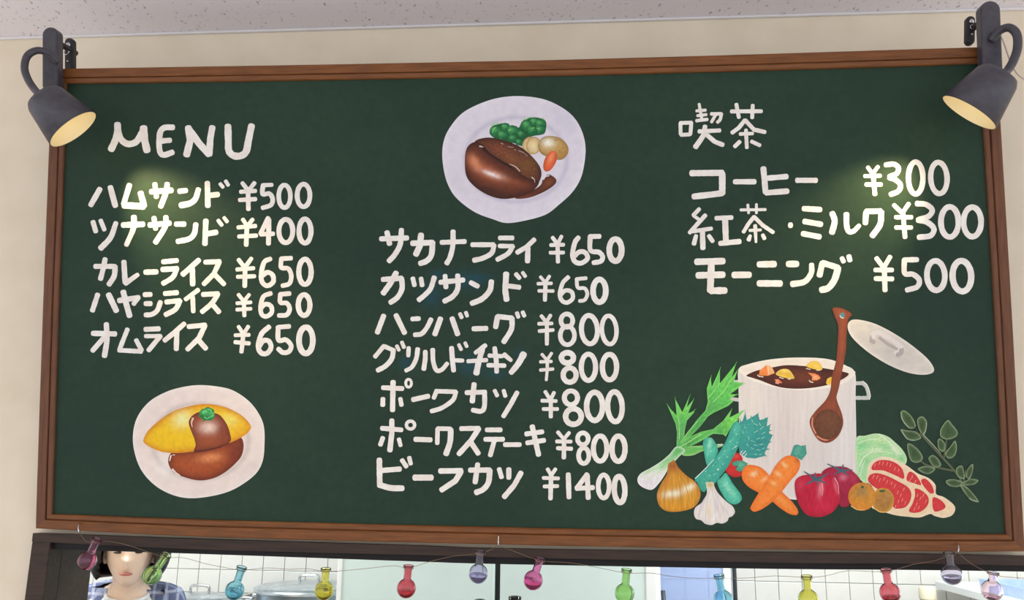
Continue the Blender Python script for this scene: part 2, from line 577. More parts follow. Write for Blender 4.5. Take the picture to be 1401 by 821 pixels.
def stroke_geo(P, w0, w1, z, V, Fc, rough=0.05, step=3.0, closed=False):
    """chain of rounded dabs along P (photo survey points); adds the top face and its edge down to the panel"""
    pts = []
    for a, b in zip(P[:-1], P[1:]):
        L = max((b - a).length, 1e-6); k = max(1, int(L / step))
        for i in range(k):
            pts.append(a.lerp(b, i / k))
    pts.append(P[-1])
    n = len(pts)
    ws = [(w0 + (w1 - w0) * (i / max(n - 1, 1))) * 0.5 * (1 + random.uniform(-rough, rough)) for i in range(n)]
    if closed:
        ws[-1] = ws[0]
    left, right = [], []
    for i, p in enumerate(pts):
        d = pts[min(i + 1, n - 1)] - pts[max(i - 1, 0)]
        if closed and i in (0, n - 1):
            d = pts[1] - pts[n - 2]
        d = d.normalized() if d.length > 1e-6 else Vector((1, 0))
        nn = Vector((-d.y, d.x))
        left.append(p + nn * ws[i]); right.append(p - nn * ws[i])
    d0 = (pts[1] - pts[0]).normalized() if n > 1 and (pts[1] - pts[0]).length > 1e-6 else Vector((1, 0))
    d1 = (pts[-1] - pts[-2]).normalized() if n > 1 and (pts[-1] - pts[-2]).length > 1e-6 else Vector((1, 0))

    def cap(c, d, r):
        nn = Vector((-d.y, d.x)); out = []
        for k in range(1, 6):
            a = math.pi * k / 6
            e = 0.82
            out.append(c + nn * (math.cos(a) * r) + d * (math.sin(a) ** 0.75 * r * e))
        return out
    capE = cap(pts[-1], d1, ws[-1])
    capS = cap(pts[0], -d0, ws[0])
    base = len(V)

    def add(p, i=0):
        q = onb(p.x, p.y, z + 0.0000025 * i); V.append(q); return len(V) - 1
    if closed:
        iL = [add(p) for p in left[:-1]]; iR = [add(p) for p in right[:-1]]
        m = n - 1
        for i in range(m):
            Fc.append((iL[i], iL[(i + 1) % m], iR[(i + 1) % m], iR[i]))
        for loop in (iL, iR):
            lowi = []
            for k in loop:
                V.append(Vector((V[k].x, V[k].y, PANEL_H))); lowi.append(len(V) - 1)
            for k in range(m):
                Fc.append((loop[k], loop[(k + 1) % m], lowi[(k + 1) % m], lowi[k]))
        return
    iL = [add(p, i) for i, p in enumerate(left)]; iR = [add(p, i) for i, p in enumerate(right)]
    iE = [add(p, n) for p in capE]; iS = [add(p) for p in capS]
    for i in range(n - 1):
        Fc.append((iL[i], iL[i + 1], iR[i + 1], iR[i]))
    Fc.append(tuple([iL[-1]] + iE + [iR[-1]]))
    Fc.append(tuple([iR[0]] + iS + [iL[0]]))
    out = iL + iE + iR[::-1] + iS
    lowi = []
    for k in out:
        V.append(Vector((V[k].x, V[k].y, PANEL_H))); lowi.append(len(V) - 1)
    m = len(out)
    for k in range(m):
        Fc.append((out[k], out[(k + 1) % m], lowi[(k + 1) % m], lowi[k]))


def oval(cx, cy, rx, ry, ang=0.0, start=-90):
    P = []
    a0 = math.radians(ang)
    for k in range(29):
        t = math.radians(start + 360 * k / 28)
        x, y = rx * math.cos(t), ry * math.sin(t)
        P.append(Vector((cx + x * math.cos(a0) - y * math.sin(a0), cy + x * math.sin(a0) + y * math.cos(a0))))
    return P


def parse(spec, crop):
    """'w x,y x,y ...' polyline; 's w ...' smooth curve; 'o w cx,cy rx,ry' ring. Several strokes separated by ';'"""
    ox, oy, sc = crop
    res = []
    for part in spec.split(';'):
        tk = part.split()
        kind = 'p'
        if tk[0] in 'so':
            kind = tk.pop(0)
        ww = [float(v) / sc for v in tk[0].split('-')]
        pt = [tuple(float(v) for v in t.split(',')) for t in tk[1:]]
        if kind == 'o':
            (cx, cy), (rx, ry) = pt[0], pt[1][:2]
            P = oval(ox + cx / sc, oy + cy / sc, rx / sc, ry / sc, pt[1][2] if len(pt[1]) > 2 else 0)
        else:
            P = [Vector((ox + x / sc, oy + y / sc)) for x, y in pt]
            if kind == 's':
                P = catmull(P, False, 6)
        res.append((P, ww[0], ww[-1], kind == 'o'))
    return res


def trim_ends(P, w):
    """the traced ends sit at the tips of the paint, the round cap starts half a width earlier"""
    return P


def character(parent, crop, spec):
    V, Fc = [], []
    z = next_layer(0.0)
    for k, (P, w0, w1, cl) in enumerate(parse(spec, crop)):
        if len(P) == 1:
            P = [P[0], P[0] + Vector((0.4, 0))]
        stroke_geo(P, w0 * 1.05, w1 * 1.05, z + 0.00006 * k, V, Fc, closed=cl)
    return pyd('character', V, Fc, M['letter'], parent)


A = (100, 150, 4.003); Bc = (100, 330, 4.003); C = (500, 300, 4.104); D = (500, 500, 4.104)
Ec = (700, 300, 4.105); Fx = (700, 500, 4.105); G = (900, 120, 4.104); Hc = (1130, 200, 3.908)
Ic = (920, 320, 5.388); J = (500, 460, 5.8375); K = (720, 470, 8.756); Lc = (930, 260, 4.67)
LINES = [
    ('heading', 'MENU', [
        (A, 's 36 243,82 243,120 230,170 209,216;s 34 243,110 262,162 300,188 345,176 375,130 386,104;38 386,102 392,170 404,222'),
        (A, 's 30 545,97 500,99 477,125 471,190 478,236 500,248 543,234;28 482,172 530,168'),
        (A, '36 631,100 641,170 622,246;36 634,108 690,185 742,243;34 762,99 751,160 746,243'),
        (A, 's 36 848,92 850,170 853,225 880,252 920,252 948,228 960,170 977,90')]),
    ('menu_line', 'ハムサンド', [
        (A, '28 146,436 97,522;30 204,426 231,526'),
        (A, '28 308,414 277,516;34 280,524 383,530;30 370,458 389,526'),
        (A, '28 428,450 538,442;26 448,408 456,478;s 28 515,408 510,450 480,530'),
        (A, '28 583,447 618,443;s 28-32 686,438 670,488 640,513 592,524'),
        (A, '28 735,402 738,526;28 745,470 792,465;20 806,407 820,424;20 836,392 849,413')]),
    ('price', '500', [
        (A, '22 927,402 960,445;22 993,402 960,445;24 958,445 960,545;22 918,450 998,445;22 912,495 998,490'),
        (A, '22 1088,412 1040,414;s 24 1040,414 1038,462 1075,460 1093,490 1083,522 1038,538'),
        (A, 'o 24 1158,475 32,62'), (A, 'o 25 1262,470 35,62')]),
    ('menu_line', 'ツナサンド', [
        (A, '26 109,616 124,667;24 151,608 171,657;s 26-30 234,622 205,700 152,758'),
        (A, '30 274,632 382,628;s 30-26 333,589 330,650 292,740'),
        (A, '28 420,632 528,622;26 443,594 452,652;s 28 508,589 505,640 452,726'),
        (A, '28 564,627 608,627;s 28 672,629 664,678 635,708 574,722'),
        (A, '28 727,609 722,734;28 735,680 783,672;20 795,607 814,632;20 827,592 843,613')]),
    ('price', '400', [
        (A, '22 930,602 955,640;22 983,602 952,640;24 952,640 948,741;22 904,645 998,637;22 908,695 1003,690'),
        (A, '24 1068,594 1027,678;24 1029,682 1096,680;26 1072,604 1070,734'),
        (A, 'o 26 1165,665 38,64'), (A, 'o 26 1270,665 33,66')]),
    ('menu_line', 'カレーライス', [
        (Bc, '26 122,138 228,138;s 28 230,140 225,190 197,236;26 175,99 165,150 150,206'),
        (Bc, '28 278,114 285,226;28-22 288,230 353,184'),
        (Bc, '28 396,170 456,168'),
        (Bc, '26 493,113 568,106;28 490,155 568,151;s 26 568,152 545,198 494,231'),
        (Bc, '28 688,104 602,181;28 653,152 655,236'),
        (Bc, '26 724,115 801,112;26 801,114 770,180 717,234;26 775,182 826,235')]),
    ('price', '650', [
        (Bc, '22 907,102 940,145;22 976,95 940,145;24 942,145 940,246;22 898,155 988,148;22 901,195 993,192'),
        (Bc, 's 25 1080,97 1046,116 1030,185 1038,228 1066,244 1096,222 1092,185 1064,171 1036,190'),
        (Bc, '24 1193,93 1140,96;s 24 1140,97 1140,145 1178,150 1195,190 1184,232 1147,244'),
        (Bc, 'o 27 1270,168 34,69')]),
    ('menu_line', 'ハヤシライス', [
        (Bc, '26 134,294 106,379;30 195,294 236,380'),
        (Bc, '28 253,325 357,309;24 357,310 332,343;30 275,279 290,340 309,408'),
        (Bc, '26 392,293 424,292;27 397,342 424,342;s 26 478,334 460,380 430,401 397,404'),
        (Bc, '26 503,287 568,282;26 511,333 582,326;s 27 584,328 560,373 508,402'),
        (Bc, '24 684,268 617,318;24 655,307 658,385'),
        (Bc, '26 712,292 792,288;s 26 793,290 760,340 707,386;26 764,347 798,387')]),
    ('price', '650', [
        (Bc, '20 906,293 935,330;20 964,293 935,330;22 935,330 938,408;20 898,340 973,335;20 898,375 973,370'),
        (Bc, 's 24 1082,286 1042,304 1027,362 1034,402 1060,412 1088,390 1083,355 1054,345 1030,365'),
        (Bc, '24 1185,287 1135,291;s 24 1135,291 1135,335 1170,340 1186,370 1170,403 1127,407'),
        (Bc, 'o 27 1265,350 32,57')]),
    ('menu_line', 'オムライス', [
        (Bc, '28 109,505 229,508;s 28 182,455 185,540 172,628;26 170,527 107,599'),
        (Bc, '24 297,484 256,588;24 252,597 372,604;24 346,543 374,597'),
        (Bc, '26 397,483 468,480;22 397,520 478,520;25 477,521 414,597'),
        (Bc, '26 608,453 555,500 502,543;27 568,497 565,591'),
        (Bc, '26 633,468 722,460;27 722,462 690,530 627,592;27 682,537 726,587')]),
    ('price', '650', [
        (Bc, '20 906,468 930,505;20 959,468 935,505;22 933,505 922,606;20 888,515 963,513;22 888,553 963,560'),
        (Bc, 's 26 1072,470 1032,508 1014,575 1030,612 1062,614 1084,582 1072,548 1042,545 1020,575'),
        (Bc, '24 1183,467 1125,471;s 25 1123,472 1125,542 1165,540 1194,572 1182,604 1150,610 1124,590'),
        (Bc, 'o 30 1275,543 38,72')]),
    ('menu_line', 'サカナフライ', [
        (C, '28 88,110 233,105;28 121,74 135,137;s 28 202,60 195,140 165,198 133,234'),
        (C, '30 264,135 376,131;s 30 377,132 370,200 345,233 308,248;32 312,88 305,150 284,196'),
        (C, '26 428,130 557,125;s 27 492,69 490,150 475,213 457,246'),
        (C, '26 600,143 718,143;s 27 722,147 708,190 660,218 611,230'),
        (C, '25 755,105 825,105;24 753,150 826,151;s 26 826,153 800,193 741,226'),
        (C, '25 947,115 905,155 853,186;28 912,162 910,236')]),
    ('price', '650', [
        (Ec, '20 230,103 258,140;20 280,96 258,140;22 258,140 260,239;20 220,145 291,143;20 217,188 291,187'),
        (Ec, 's 26 375,103 355,132 342,198 356,238 392,246 426,220 414,188 382,183 350,208'),
        (Ec, '26 493,96 442,97;s 26 441,98 443,174 490,185 511,210 500,236 460,244'),
        (Ec, 'o 31 583,173 35,62')]),
    ('menu_line', 'カツサンド', [
        (C, '28 98,338 201,331;s 28 203,333 205,390 180,438 141,467;30 172,302 140,360 101,414'),
        (C, '25 266,333 275,370;25 312,333 318,370;s 27 386,328 365,390 330,428 301,452'),
        (C, '27 421,354 549,341;26 447,318 452,382;s 28 518,316 518,388 490,433 444,460'),
        (C, '27 592,356 630,376;s 29 707,350 698,400 655,447 598,472'),
        (C, '32 790,308 785,400 792,450;26 808,375 863,382;24 846,309 864,330;20 883,300 897,320')]),
    ('price', '650', [
        (Ec, '18 162,324 190,355;18 212,320 190,355;22 190,355 187,454;18 148,362 223,360;18 153,402 233,403'),
        (Ec, 's 23 317,326 287,358 271,418 282,456 312,468 343,444 336,408 302,400 276,424'),
        (Ec, '20 417,331 365,336;s 20 365,337 372,384 410,388 425,420 410,453 382,459'),
        (Ec, 'o 30 493,402 36,64')]),
    ('menu_line', 'ハンバーグ', [
        (C, '28 102,543 67,635;28 172,540 219,637'),
        (C, '25 263,560 300,558;s 25 368,563 345,608 315,643 277,649'),
        (C, '29 421,559 390,645;28 487,558 517,644;22 531,532 540,551;20 564,524 571,543'),
        (C, '27 607,615 678,613'),
        (C, '28 741,549 731,605;28 743,546 821,555;s 28 823,558 819,618 777,688;22 851,527 858,549;22 883,522 892,542')]),
    ('price', '800', [
        (Ec, '20 167,543 195,578;20 218,540 195,578;22 198,580 198,701;20 153,587 226,585;20 155,628 233,622'),
        (Ec, 'o 25 310,569 33,37;o 25 313,653 40,52'),
        (Ec, 'o 27 437,620 45,80,-4'), (Ec, 'o 24 548,622 41,80,-4')]),
    ('menu_line', 'グリルドチキン', [
        (J, '34 147,79 78,162;34 152,82 226,113;s 38 223,112 210,180 160,238 99,272;28 251,79 267,111;30 291,49 307,88'),
        (J, '32 345,93 342,156;s 36-30 417,104 405,180 370,247 324,274'),
        (J, '36 478,124 478,180 466,261;s 36-32 537,109 541,200 567,272 610,267 652,219'),
        (J, '38 688,94 695,200 704,274;32 703,192 776,195;28 746,69 764,106;28 796,54 809,82'),
        (J, '36-30 957,74 879,132;32 820,200 966,191;s 40-46 934,103 906,200 886,294'),
        (J, '32 989,155 1091,160;34 980,232 1111,235;36 1032,95 1045,200 1048,284'),
        (J, '38-30 1109,148 1162,192;s 52-40 1262,145 1220,220 1164,290')]),
    ('price', '800', [
        (K, '36 188,130 245,195;36 303,117 252,195;40-34 252,195 252,310 240,437;36 170,220 300,215;38 170,319 320,306'),
        (K, 'o 64 493,172 72,62;o 60 520,378 78,86'),
        (K, 'o 58 745,285 86,158'), (K, 'o 60 997,283 86,153')]),
    ('menu_line', 'ポークカツ', [
        (D, '26 98,125 207,130;28 155,94 152,251;26 98,188 97,222;24 196,188 202,222;o 15 242,100 16,22'),
        (D, '27 268,192 352,173'),
        (D, '24 400,143 384,182;24 402,145 506,148;s 24 508,150 490,195 430,238 371,257'),
        (D, '26 568,153 672,150;28 610,106 600,201;s 26 669,152 668,228 650,257 603,251'),
        (D, '22 726,142 739,169;22 776,142 785,172;26 851,153 815,220 775,285')]),
    ('price', '800', [
        (Fx, '20 189,148 215,190;20 238,153 220,190;22 220,190 220,288;20 171,198 250,200;20 178,245 257,245'),
        (Fx, 'o 27 333,182 37,39;o 30 347,287 44,44'),
        (Fx, 'o 30 466,230 45,79'), (Fx, 'o 29 580,232 41,84,-3')]),
    ('menu_line', 'ポークステーキ', [
        (D, '26 93,353 202,362;28 148,309 148,380 137,476;25 97,408 84,445;22 188,415 197,449;o 18 253,335 23,22'),
        (D, '27 281,415 365,418'),
        (D, '24 405,358 403,437;24 407,355 476,356;s 30 479,362 475,430 453,496'),
        (D, '26 538,355 636,353;28 636,356 590,425 525,497;28 592,432 633,494'),
        (D, '26 681,362 759,362;26 673,415 772,415;26 724,420 701,504'),
        (D, '25 783,445 867,445'),
        (Fx, '26 83,385 172,373;26 88,435 182,421;28 116,344 151,501')]),
    ('price', '800', [
        (Fx, '20 260,375 290,410;20 323,378 295,412;24 295,412 293,518;20 253,427 333,428;22 258,465 335,468'),
        (Fx, 'o 25 400,412 30,33;o 25 405,507 29,44'),
        (Fx, 'o 27 497,467 38,71'), (Fx, 'o 29 600,468 37,71')]),
    ('menu_line', 'ビーフカツ', [
        (D, '30 78,530 80,666;28 93,590 192,582;s 32 79,671 140,688 206,690;24 206,533 229,567;24 246,519 254,552'),
        (D, '33 278,630 369,630'),
        (D, '30 421,593 536,592;30 536,597 505,648 428,699'),
        (D, '28 588,588 697,588;28 630,556 616,656;s 30 698,592 690,658 660,697 623,713'),
        (D, '25 751,583 764,627;27 805,584 805,631;28 873,604 835,673 780,737')]),
    ('price', '1400', [
        (Fx, '20 202,583 222,615;20 246,583 224,615;24 222,615 218,748;20 178,632 262,635;20 183,680 258,678'),
        (Fx, '27 318,612 322,741'),
        (Fx, '26 423,613 367,688;26 366,691 456,686;27 425,618 430,744'),
        (Fx, 'o 25 517,680 31,65'), (Fx, 'o 29 606,697 30,74,-3')]),
    ('heading', '喫茶', [
        (G, '20 127,202 128,260;20 127,198 188,196;20 188,198 183,260;20 131,265 181,262;16 232,92 248,182;16 218,130 267,126;16 223,157 272,151;18 218,185 277,178;18 301,147 355,146;s 18 357,147 350,178 336,193;17 325,152 302,192;22 233,245 347,240;s 24-28 265,218 255,268 213,331;24 278,267 320,303 364,320'),
        (G, '21 414,133 581,132;20 441,94 455,166;20 533,99 530,168;22 488,184 455,225 418,252;22 492,184 540,235 601,249;19 463,260 532,257;20 495,238 500,336;22 459,304 433,329;20 527,302 572,323')]),
    ('menu_line', 'コーヒー', [
        (G, '33 191,480 360,478;34 362,484 362,590;s 33 203,611 300,600 360,592'),
        (G, '28 433,528 542,528'),
        (G, '31 593,455 605,586;29 615,508 722,499;30 610,590 726,581'),
        (G, '28 783,520 887,520')]),
    ('price', '300', [
        (Hc, '20 224,113 250,148;20 278,110 250,148;24 252,148 262,256;20 208,160 290,158;22 215,205 295,205'),
        (Hc, 's 26 320,100 363,96 388,116 378,146 340,163;s 26 340,168 372,180 398,206 388,240 347,258'),
        (Hc, 'o 27 480,170 39,86'), (Hc, 'o 27 604,170 44,84,-3')]),
    ('menu_line', '紅茶・ミルク', [
        (Lc, '24 124,122 88,160;20 88,164 120,186;26 163,162 115,215 64,272;24 84,264 202,246;32 145,258 148,370;24-28 104,293 91,343;26 187,293 210,327'),
        (Lc, '28 234,180 331,176;36 290,192 295,326;32 259,341 381,329'),
        (Lc, '18 391,127 547,125;17 435,95 440,147;17 490,91 490,147;24 474,172 440,215 408,267;24 476,172 530,225 596,270;18 448,258 517,255;24-16 482,228 487,332;20-26 450,292 441,317;24 531,288 541,309'),
        (Lc, '36 707,225'),
        (Lc, '34 793,119 897,125;34 798,201 902,219;34 788,279 892,299'),
        (Lc, 's 36-38 975,150 990,200 973,270;s 36-28 1065,156 1066,220 1078,263 1110,263 1146,228'),
        (Lc, '34 1190,144 1186,211;34 1193,137 1281,135;s 36 1288,142 1280,220 1232,291')]),
    ('price', '300', [
        (Hc, '22 364,315 405,355;22 443,308 410,355;24 412,355 423,486;22 373,380 457,380;22 375,435 457,435'),
        (Hc, 's 28 488,307 535,312 568,340 550,374 493,394;s 28 493,396 540,406 577,440 560,478 498,487'),
        (Hc, 'o 29 662,405 47,81'), (Hc, 'o 29 783,405 47,79')]),
    ('menu_line', 'モーニング', [
        (Ic, '46 180,206 372,201;46 190,306 372,301;48 287,220 279,415;48 288,419 386,418'),
        (Ic, '47 455,303 566,302'),
        (Ic, '46 640,225 750,223;46 640,365 794,366'),
        (Ic, '46 855,222 916,222;s 36-44 1026,228 1023,290 975,352 886,370'),
        (Ic, '42 1105,216 1085,304;42 1110,215 1218,248;s 46 1221,254 1195,338 1150,398 1100,413;34 1250,180 1261,203;36 1301,166 1308,194')]),
    ('price', '500', [
        (Hc, '24 271,600 305,645;24 343,592 312,645;26 312,645 316,770;24 264,662 354,662;25 266,708 354,710'),
        (Hc, '27 487,607 420,608;s 27 419,609 422,680 465,685 499,715 488,752 434,769'),
        (Hc, 'o 29 588,692 48,79,-3'), (Hc, 'o 31 727,695 50,82,-3')]),
]
for kind, txt, chars in LINES:
    e = empty(kind, parent=board)
    e['label'] = ('cream hand painted price reading ¥' if kind == 'price' else 'cream hand painted lettering reading ') + txt
    for crop, spec in chars:
        character(e, crop, spec)

# ------------------------------------------------------------------ painted pictures
LAYER[0] = PANEL_H + 0.00012


def outline(pts, crop, smooth):
    ox, oy, sc = crop
    P = [Vector((ox + x / sc, oy + y / sc)) for x, y in pts]
    return catmull(P, True, 5) if smooth else P


def pts_of(s):
    return [tuple(float(v) for v in t.split(',')) for t in s.split()]


def lc(c):
    return np.array(rgb(*c, PK)[:3])


def paint(name, parent, crop, pts, base, feats=(), smooth=True, nz=(0.2, 0.2, 0.08), sp=1.7, seed=None):
    """fill an outline with brushed paint: base colour, soft patches 'b', darker or lighter border 'e', rings 'r'"""
    if isinstance(pts, str):
        pts = pts_of(pts)
    ox, oy, sc = crop
    P = outline(pts, crop, smooth)
    n = len(P)
    arr = np.array([(p.x, p.y) for p in P])
    lo, hi = arr.min(0), arr.max(0)
    vin = [Vector((p.x, p.y)) for p in P]
    nx, ny = int((hi[0] - lo[0]) / sp) + 1, int((hi[1] - lo[1]) / sp) + 1
    # interior points (crossing test)
    gx, gy = np.meshgrid(lo[0] + (np.arange(nx) + 0.5) * sp, lo[1] + (np.arange(ny) + 0.5) * sp)
    q = np.stack([gx.ravel(), gy.ravel()], 1)
    ins = np.zeros(len(q), bool)
    a, b = arr, np.roll(arr, -1, 0)
    dist = np.full(len(q), 1e9)
    for (x0, y0), (x1, y1) in zip(a, b):
        cond = ((y0 > q[:, 1]) != (y1 > q[:, 1]))
        with np.errstate(divide='ignore', invalid='ignore'):
            xx = (x1 - x0) * (q[:, 1] - y0) / ((y1 - y0) if y1 != y0 else 1e-9) + x0
        ins ^= cond & (q[:, 0] < xx)
        dx, dy = x1 - x0, y1 - y0
        L2 = dx * dx + dy * dy + 1e-9
        t = np.clip(((q[:, 0] - x0) * dx + (q[:, 1] - y0) * dy) / L2, 0, 1)
        dist = np.minimum(dist, np.hypot(q[:, 0] - x0 - t * dx, q[:, 1] - y0 - t * dy))
    keep = ins & (dist > sp * 0.45)
    q = q[keep]
    vin += [Vector((x, y)) for x, y in q]
    vo, eo, fo, *_ = delaunay_2d_cdt(vin, [], [list(range(n))], 1, 1e-4)
    X = np.array([(v.x, v.y) for v in vo])
    D_ = np.full(len(X), 1e9)
    for (x0, y0), (x1, y1) in zip(a, b):
        dx, dy = x1 - x0, y1 - y0
        L2 = dx * dx + dy * dy + 1e-9
        t = np.clip(((X[:, 0] - x0) * dx + (X[:, 1] - y0) * dy) / L2, 0, 1)
        D_ = np.minimum(D_, np.hypot(X[:, 0] - x0 - t * dx, X[:, 1] - y0 - t * dy))
    cols = np.tile(lc(base), (len(X), 1))
    for f in feats:
        if f[0] == 'b':
            _, x, y, rx, ry, ang, c, s = f
            x, y, rx, ry = ox + x / sc, oy + y / sc, rx / sc, ry / sc
            ca, sa = math.cos(math.radians(ang)), math.sin(math.radians(ang))
            u = ((X[:, 0] - x) * ca + (X[:, 1] - y) * sa) / rx
            v = (-(X[:, 0] - x) * sa + (X[:, 1] - y) * ca) / ry
            wgt = s * np.exp(-(u * u + v * v))
        elif f[0] == 'e':
            _, wd, c, s = f
            wgt = s * np.exp(-(D_ * sc / wd) ** 1.5)
        elif f[0] == 'r':
            _, x, y, rx, ry, wd, c, s = f
            x, y = ox + x / sc, oy + y / sc
            rr = np.hypot((X[:, 0] - x) * sc / rx, (X[:, 1] - y) * sc / ry)
            wgt = s * np.exp(-((rr - 1) * min(rx, ry) / wd) ** 2)
        cols = cols * (1 - wgt[:, None]) + lc(c) * wgt[:, None]
    sd = random.random() * 50 if seed is None else seed
    nn = np.array([noise.noise((x * nz[0], y * nz[1], sd)) for x, y in X])
    cols = np.clip(cols * (1 + nz[2] * 2 * nn[:, None]), 0, 0.95)
    z = next_layer()
    V = [onb(x, y, z) for x, y in X]
    Fc = [tuple(f) for f in fo]
    colr = [tuple(c) + (1,) for c in cols]
    # edge of the paint film down to the panel
    m = len(V)
    for x, y in arr:
        V.append(onb(x, y, PANEL_H)); V.append(onb(x, y, z))
    be = tuple(cols[:min(n, len(cols))].mean(0)) + (1,)
    colr += [be] * (2 * n)
    for k in range(n):
        j = (k + 1) % n
        Fc.append((m + 2 * k, m + 2 * j, m + 2 * j + 1, m + 2 * k + 1))
    o = pyd(name, V, Fc, M['art'], parent)
    set_paint(o.data, colr)
    return o


def dabs(name, parent, crop, spec, colour, rough=0.08):
    """one set of small brush strokes in one colour"""
    V, Fc = [], []
    z = next_layer()
    for k, (P, w0, w1, cl) in enumerate(parse(spec, crop)):
        if len(P) == 1:
            P = [P[0], P[0] + Vector((0.3, 0))]
        stroke_geo(P, w0, w1, z + 0.000003 * (k % 3), V, Fc, rough, 2.5)
    o = pyd(name, V, Fc, M['art'], parent)
    set_paint(o.data, [tuple(lc(colour)) + (1,)] * len(V))
    if ';' in spec:
        o['kind'] = 'stuff'
    return o


def ell(cx, cy, rx, ry, ang=0, n=16, bump=0.0, seed=0):
    rnd = random.Random(seed)
    out = []
    for k in range(n):
        t = 2 * math.pi * k / n
        f = 1 + (rnd.uniform(-bump, bump) if bump else 0)
        x, y = rx * f * math.cos(t), ry * f * math.sin(t)
        a = math.radians(ang)
        out.append((cx + x * math.cos(a) - y * math.sin(a), cy + x * math.sin(a) + y * math.cos(a)))
    return out


# --- omelette rice
Pq = (150, 510, 4.32)
om = empty('omelette_painting', parent=board); om['label'] = 'painted white plate of yellow omelette with brown sauce'
paint('painted_plate', om, Pq, '137,385 160,270 230,175 330,115 430,85 530,73 640,82 730,105 820,165 880,240 912,320 915,430 905,520 870,590 800,650 710,700 600,730 480,742 380,725 280,675 200,595 155,500',
      (229, 213, 202), [('r', 535, 405, 285, 225, 14, (196, 182, 174), .7), ('b', 330, 560, 60, 60, 0, (240, 228, 218), .6), ('b', 850, 570, 60, 110, 30, (212, 198, 190), .5), ('b', 560, 130, 200, 30, 0, (222, 205, 198), .6), ('e', 16, (240, 228, 220), .6)], nz=(.12, .12, .03))
paint('painted_sauce', om, Pq, '348,505 368,472 440,455 520,445 600,430 700,405 770,380 792,425 780,490 740,540 680,590 610,625 530,637 450,620 380,590 350,545',
      (164, 76, 34), [('e', 34, (92, 34, 20), .85), ('b', 590, 505, 75, 26, -8, (222, 140, 86), .85), ('b', 480, 560, 120, 40, 0, (165, 78, 36), .6), ('b', 740, 470, 50, 70, 20, (105, 40, 28), .7)], nz=(.25, .25, .1))
dabs('painted_highlight', om, Pq, 's 9-6 362,490 355,520;s 12-5 372,572 392,592 415,606;5 372,486 384,486', (238, 210, 198))
paint('painted_omelette', om, Pq, '200,395 225,345 290,285 370,230 460,200 550,185 640,192 720,218 790,260 832,310 828,340 790,375 710,415 600,445 500,465 400,475 310,468 240,440 205,415',
      (236, 190, 26), [('e', 26, (206, 124, 24), .9), ('b', 430, 275, 55, 45, -25, (250, 236, 165), .85), ('b', 710, 285, 60, 40, 20, (248, 226, 120), .7), ('b', 320, 400, 100, 50, 0, (236, 186, 20), .6), ('b', 770, 330, 70, 50, 0, (226, 166, 30), .6)], nz=(.2, .2, .06))
paint('painted_sauce', om, Pq, '475,270 500,245 540,230 600,235 650,250 690,300 712,360 712,408 640,440 570,455 500,466 508,430 500,390 480,340 468,300',
      (150, 72, 42), [('e', 26, (100, 42, 24), .8), ('b', 585, 325, 52, 36, 0, (240, 205, 186), .95), ('b', 590, 400, 90, 40, 0, (158, 82, 44), .6), ('b', 665, 350, 30, 60, 0, (120, 52, 30), .6)], nz=(.25, .25, .08))
dabs('painted_highlight', om, Pq, 's 12-5 492,270 484,295 488,320', (226, 180, 160))
dabs('painted_shadow', om, Pq, 's 12-5 505,466 570,459 640,443 705,415', (92, 38, 24))
paint('painted_parsley', om, Pq, ell(577, 246, 47, 40, 0, 22, .12, 3), (48, 150, 76), [('b', 560, 230, 20, 14, 0, (110, 200, 120), .8), ('b', 605, 255, 16, 14, 0, (100, 190, 110), .7), ('b', 575, 265, 26, 10, 0, (20, 90, 45), .8), ('b', 545, 258, 10, 12, 0, (20, 95, 50), .8), ('e', 10, (25, 110, 55), .6)], nz=(.9, .9, .3), sp=1.0)
dabs('painted_parsley_curl', om, Pq, 's 5 550,240 560,225 575,230;s 5 580,215 600,222 598,238;s 5 560,262 575,270 590,262;s 5 600,262 612,250 610,236', (120, 205, 130))

# --- hamburg steak
Qq = (580, 120, 4.32)
hs = empty('hamburg_painting', parent=board); hs['label'] = 'painted white plate of hamburg steak with broccoli, potato and carrot'
paint('painted_plate', hs, Qq, '108,385 125,290 170,212 225,152 300,108 400,70 500,52 610,52 720,72 820,120 890,180 935,260 955,350 948,450 925,540 875,620 800,690 720,750 600,785 490,800 410,778 300,735 200,660 150,590 120,500',
      (212, 206, 214), [('r', 545, 425, 300, 250, 14, (182, 176, 194), .65), ('e', 20, (224, 220, 226), .5), ('b', 830, 180, 90, 60, 40, (194, 190, 206), .6), ('b', 200, 560, 50, 120, -30, (196, 188, 198), .4)], nz=(.12, .12, .03))
paint('painted_broccoli', hs, Qq, '390,270 400,230 440,215 480,210 520,230 560,235 580,200 620,178 680,178 718,200 722,240 700,275 650,285 620,300 585,345 540,330 480,320 420,300', (22, 84, 50), [('e', 14, (30, 110, 60), .5)], nz=(.6, .6, .2))
for k, (x, y, r) in enumerate([(425, 258, 38), (482, 236, 30), (465, 282, 34), (525, 258, 38), (526, 300, 28), (575, 275, 25), (562, 322, 22), (612, 225, 40), (655, 204, 32), (690, 214, 34), (688, 250, 32), (640, 252, 32)]):
    paint('painted_floret', hs, Qq, ell(x, y, r, r * .92, 0, 14, .07, k), (36, 118, 66), [('e', 8, (18, 72, 42), .8), ('b', x - r * .3, y - r * .3, r * .5, r * .35, 30, (96, 180, 104), .7), ('b', x + r * .3, y + r * .4, r * .4, r * .3, 0, (16, 66, 40), .6)], nz=(.9, .9, .25), sp=1.2)
dabs('painted_floret_tip', hs, Qq, 's 5 400,222 425,208 440,212;s 5 600,188 625,175;5 700,180 716,192;s 4 405,265 412,245 425,235;4 500,255 512,245;4 640,240 652,236;4 668,240 680,246', (130, 205, 110))
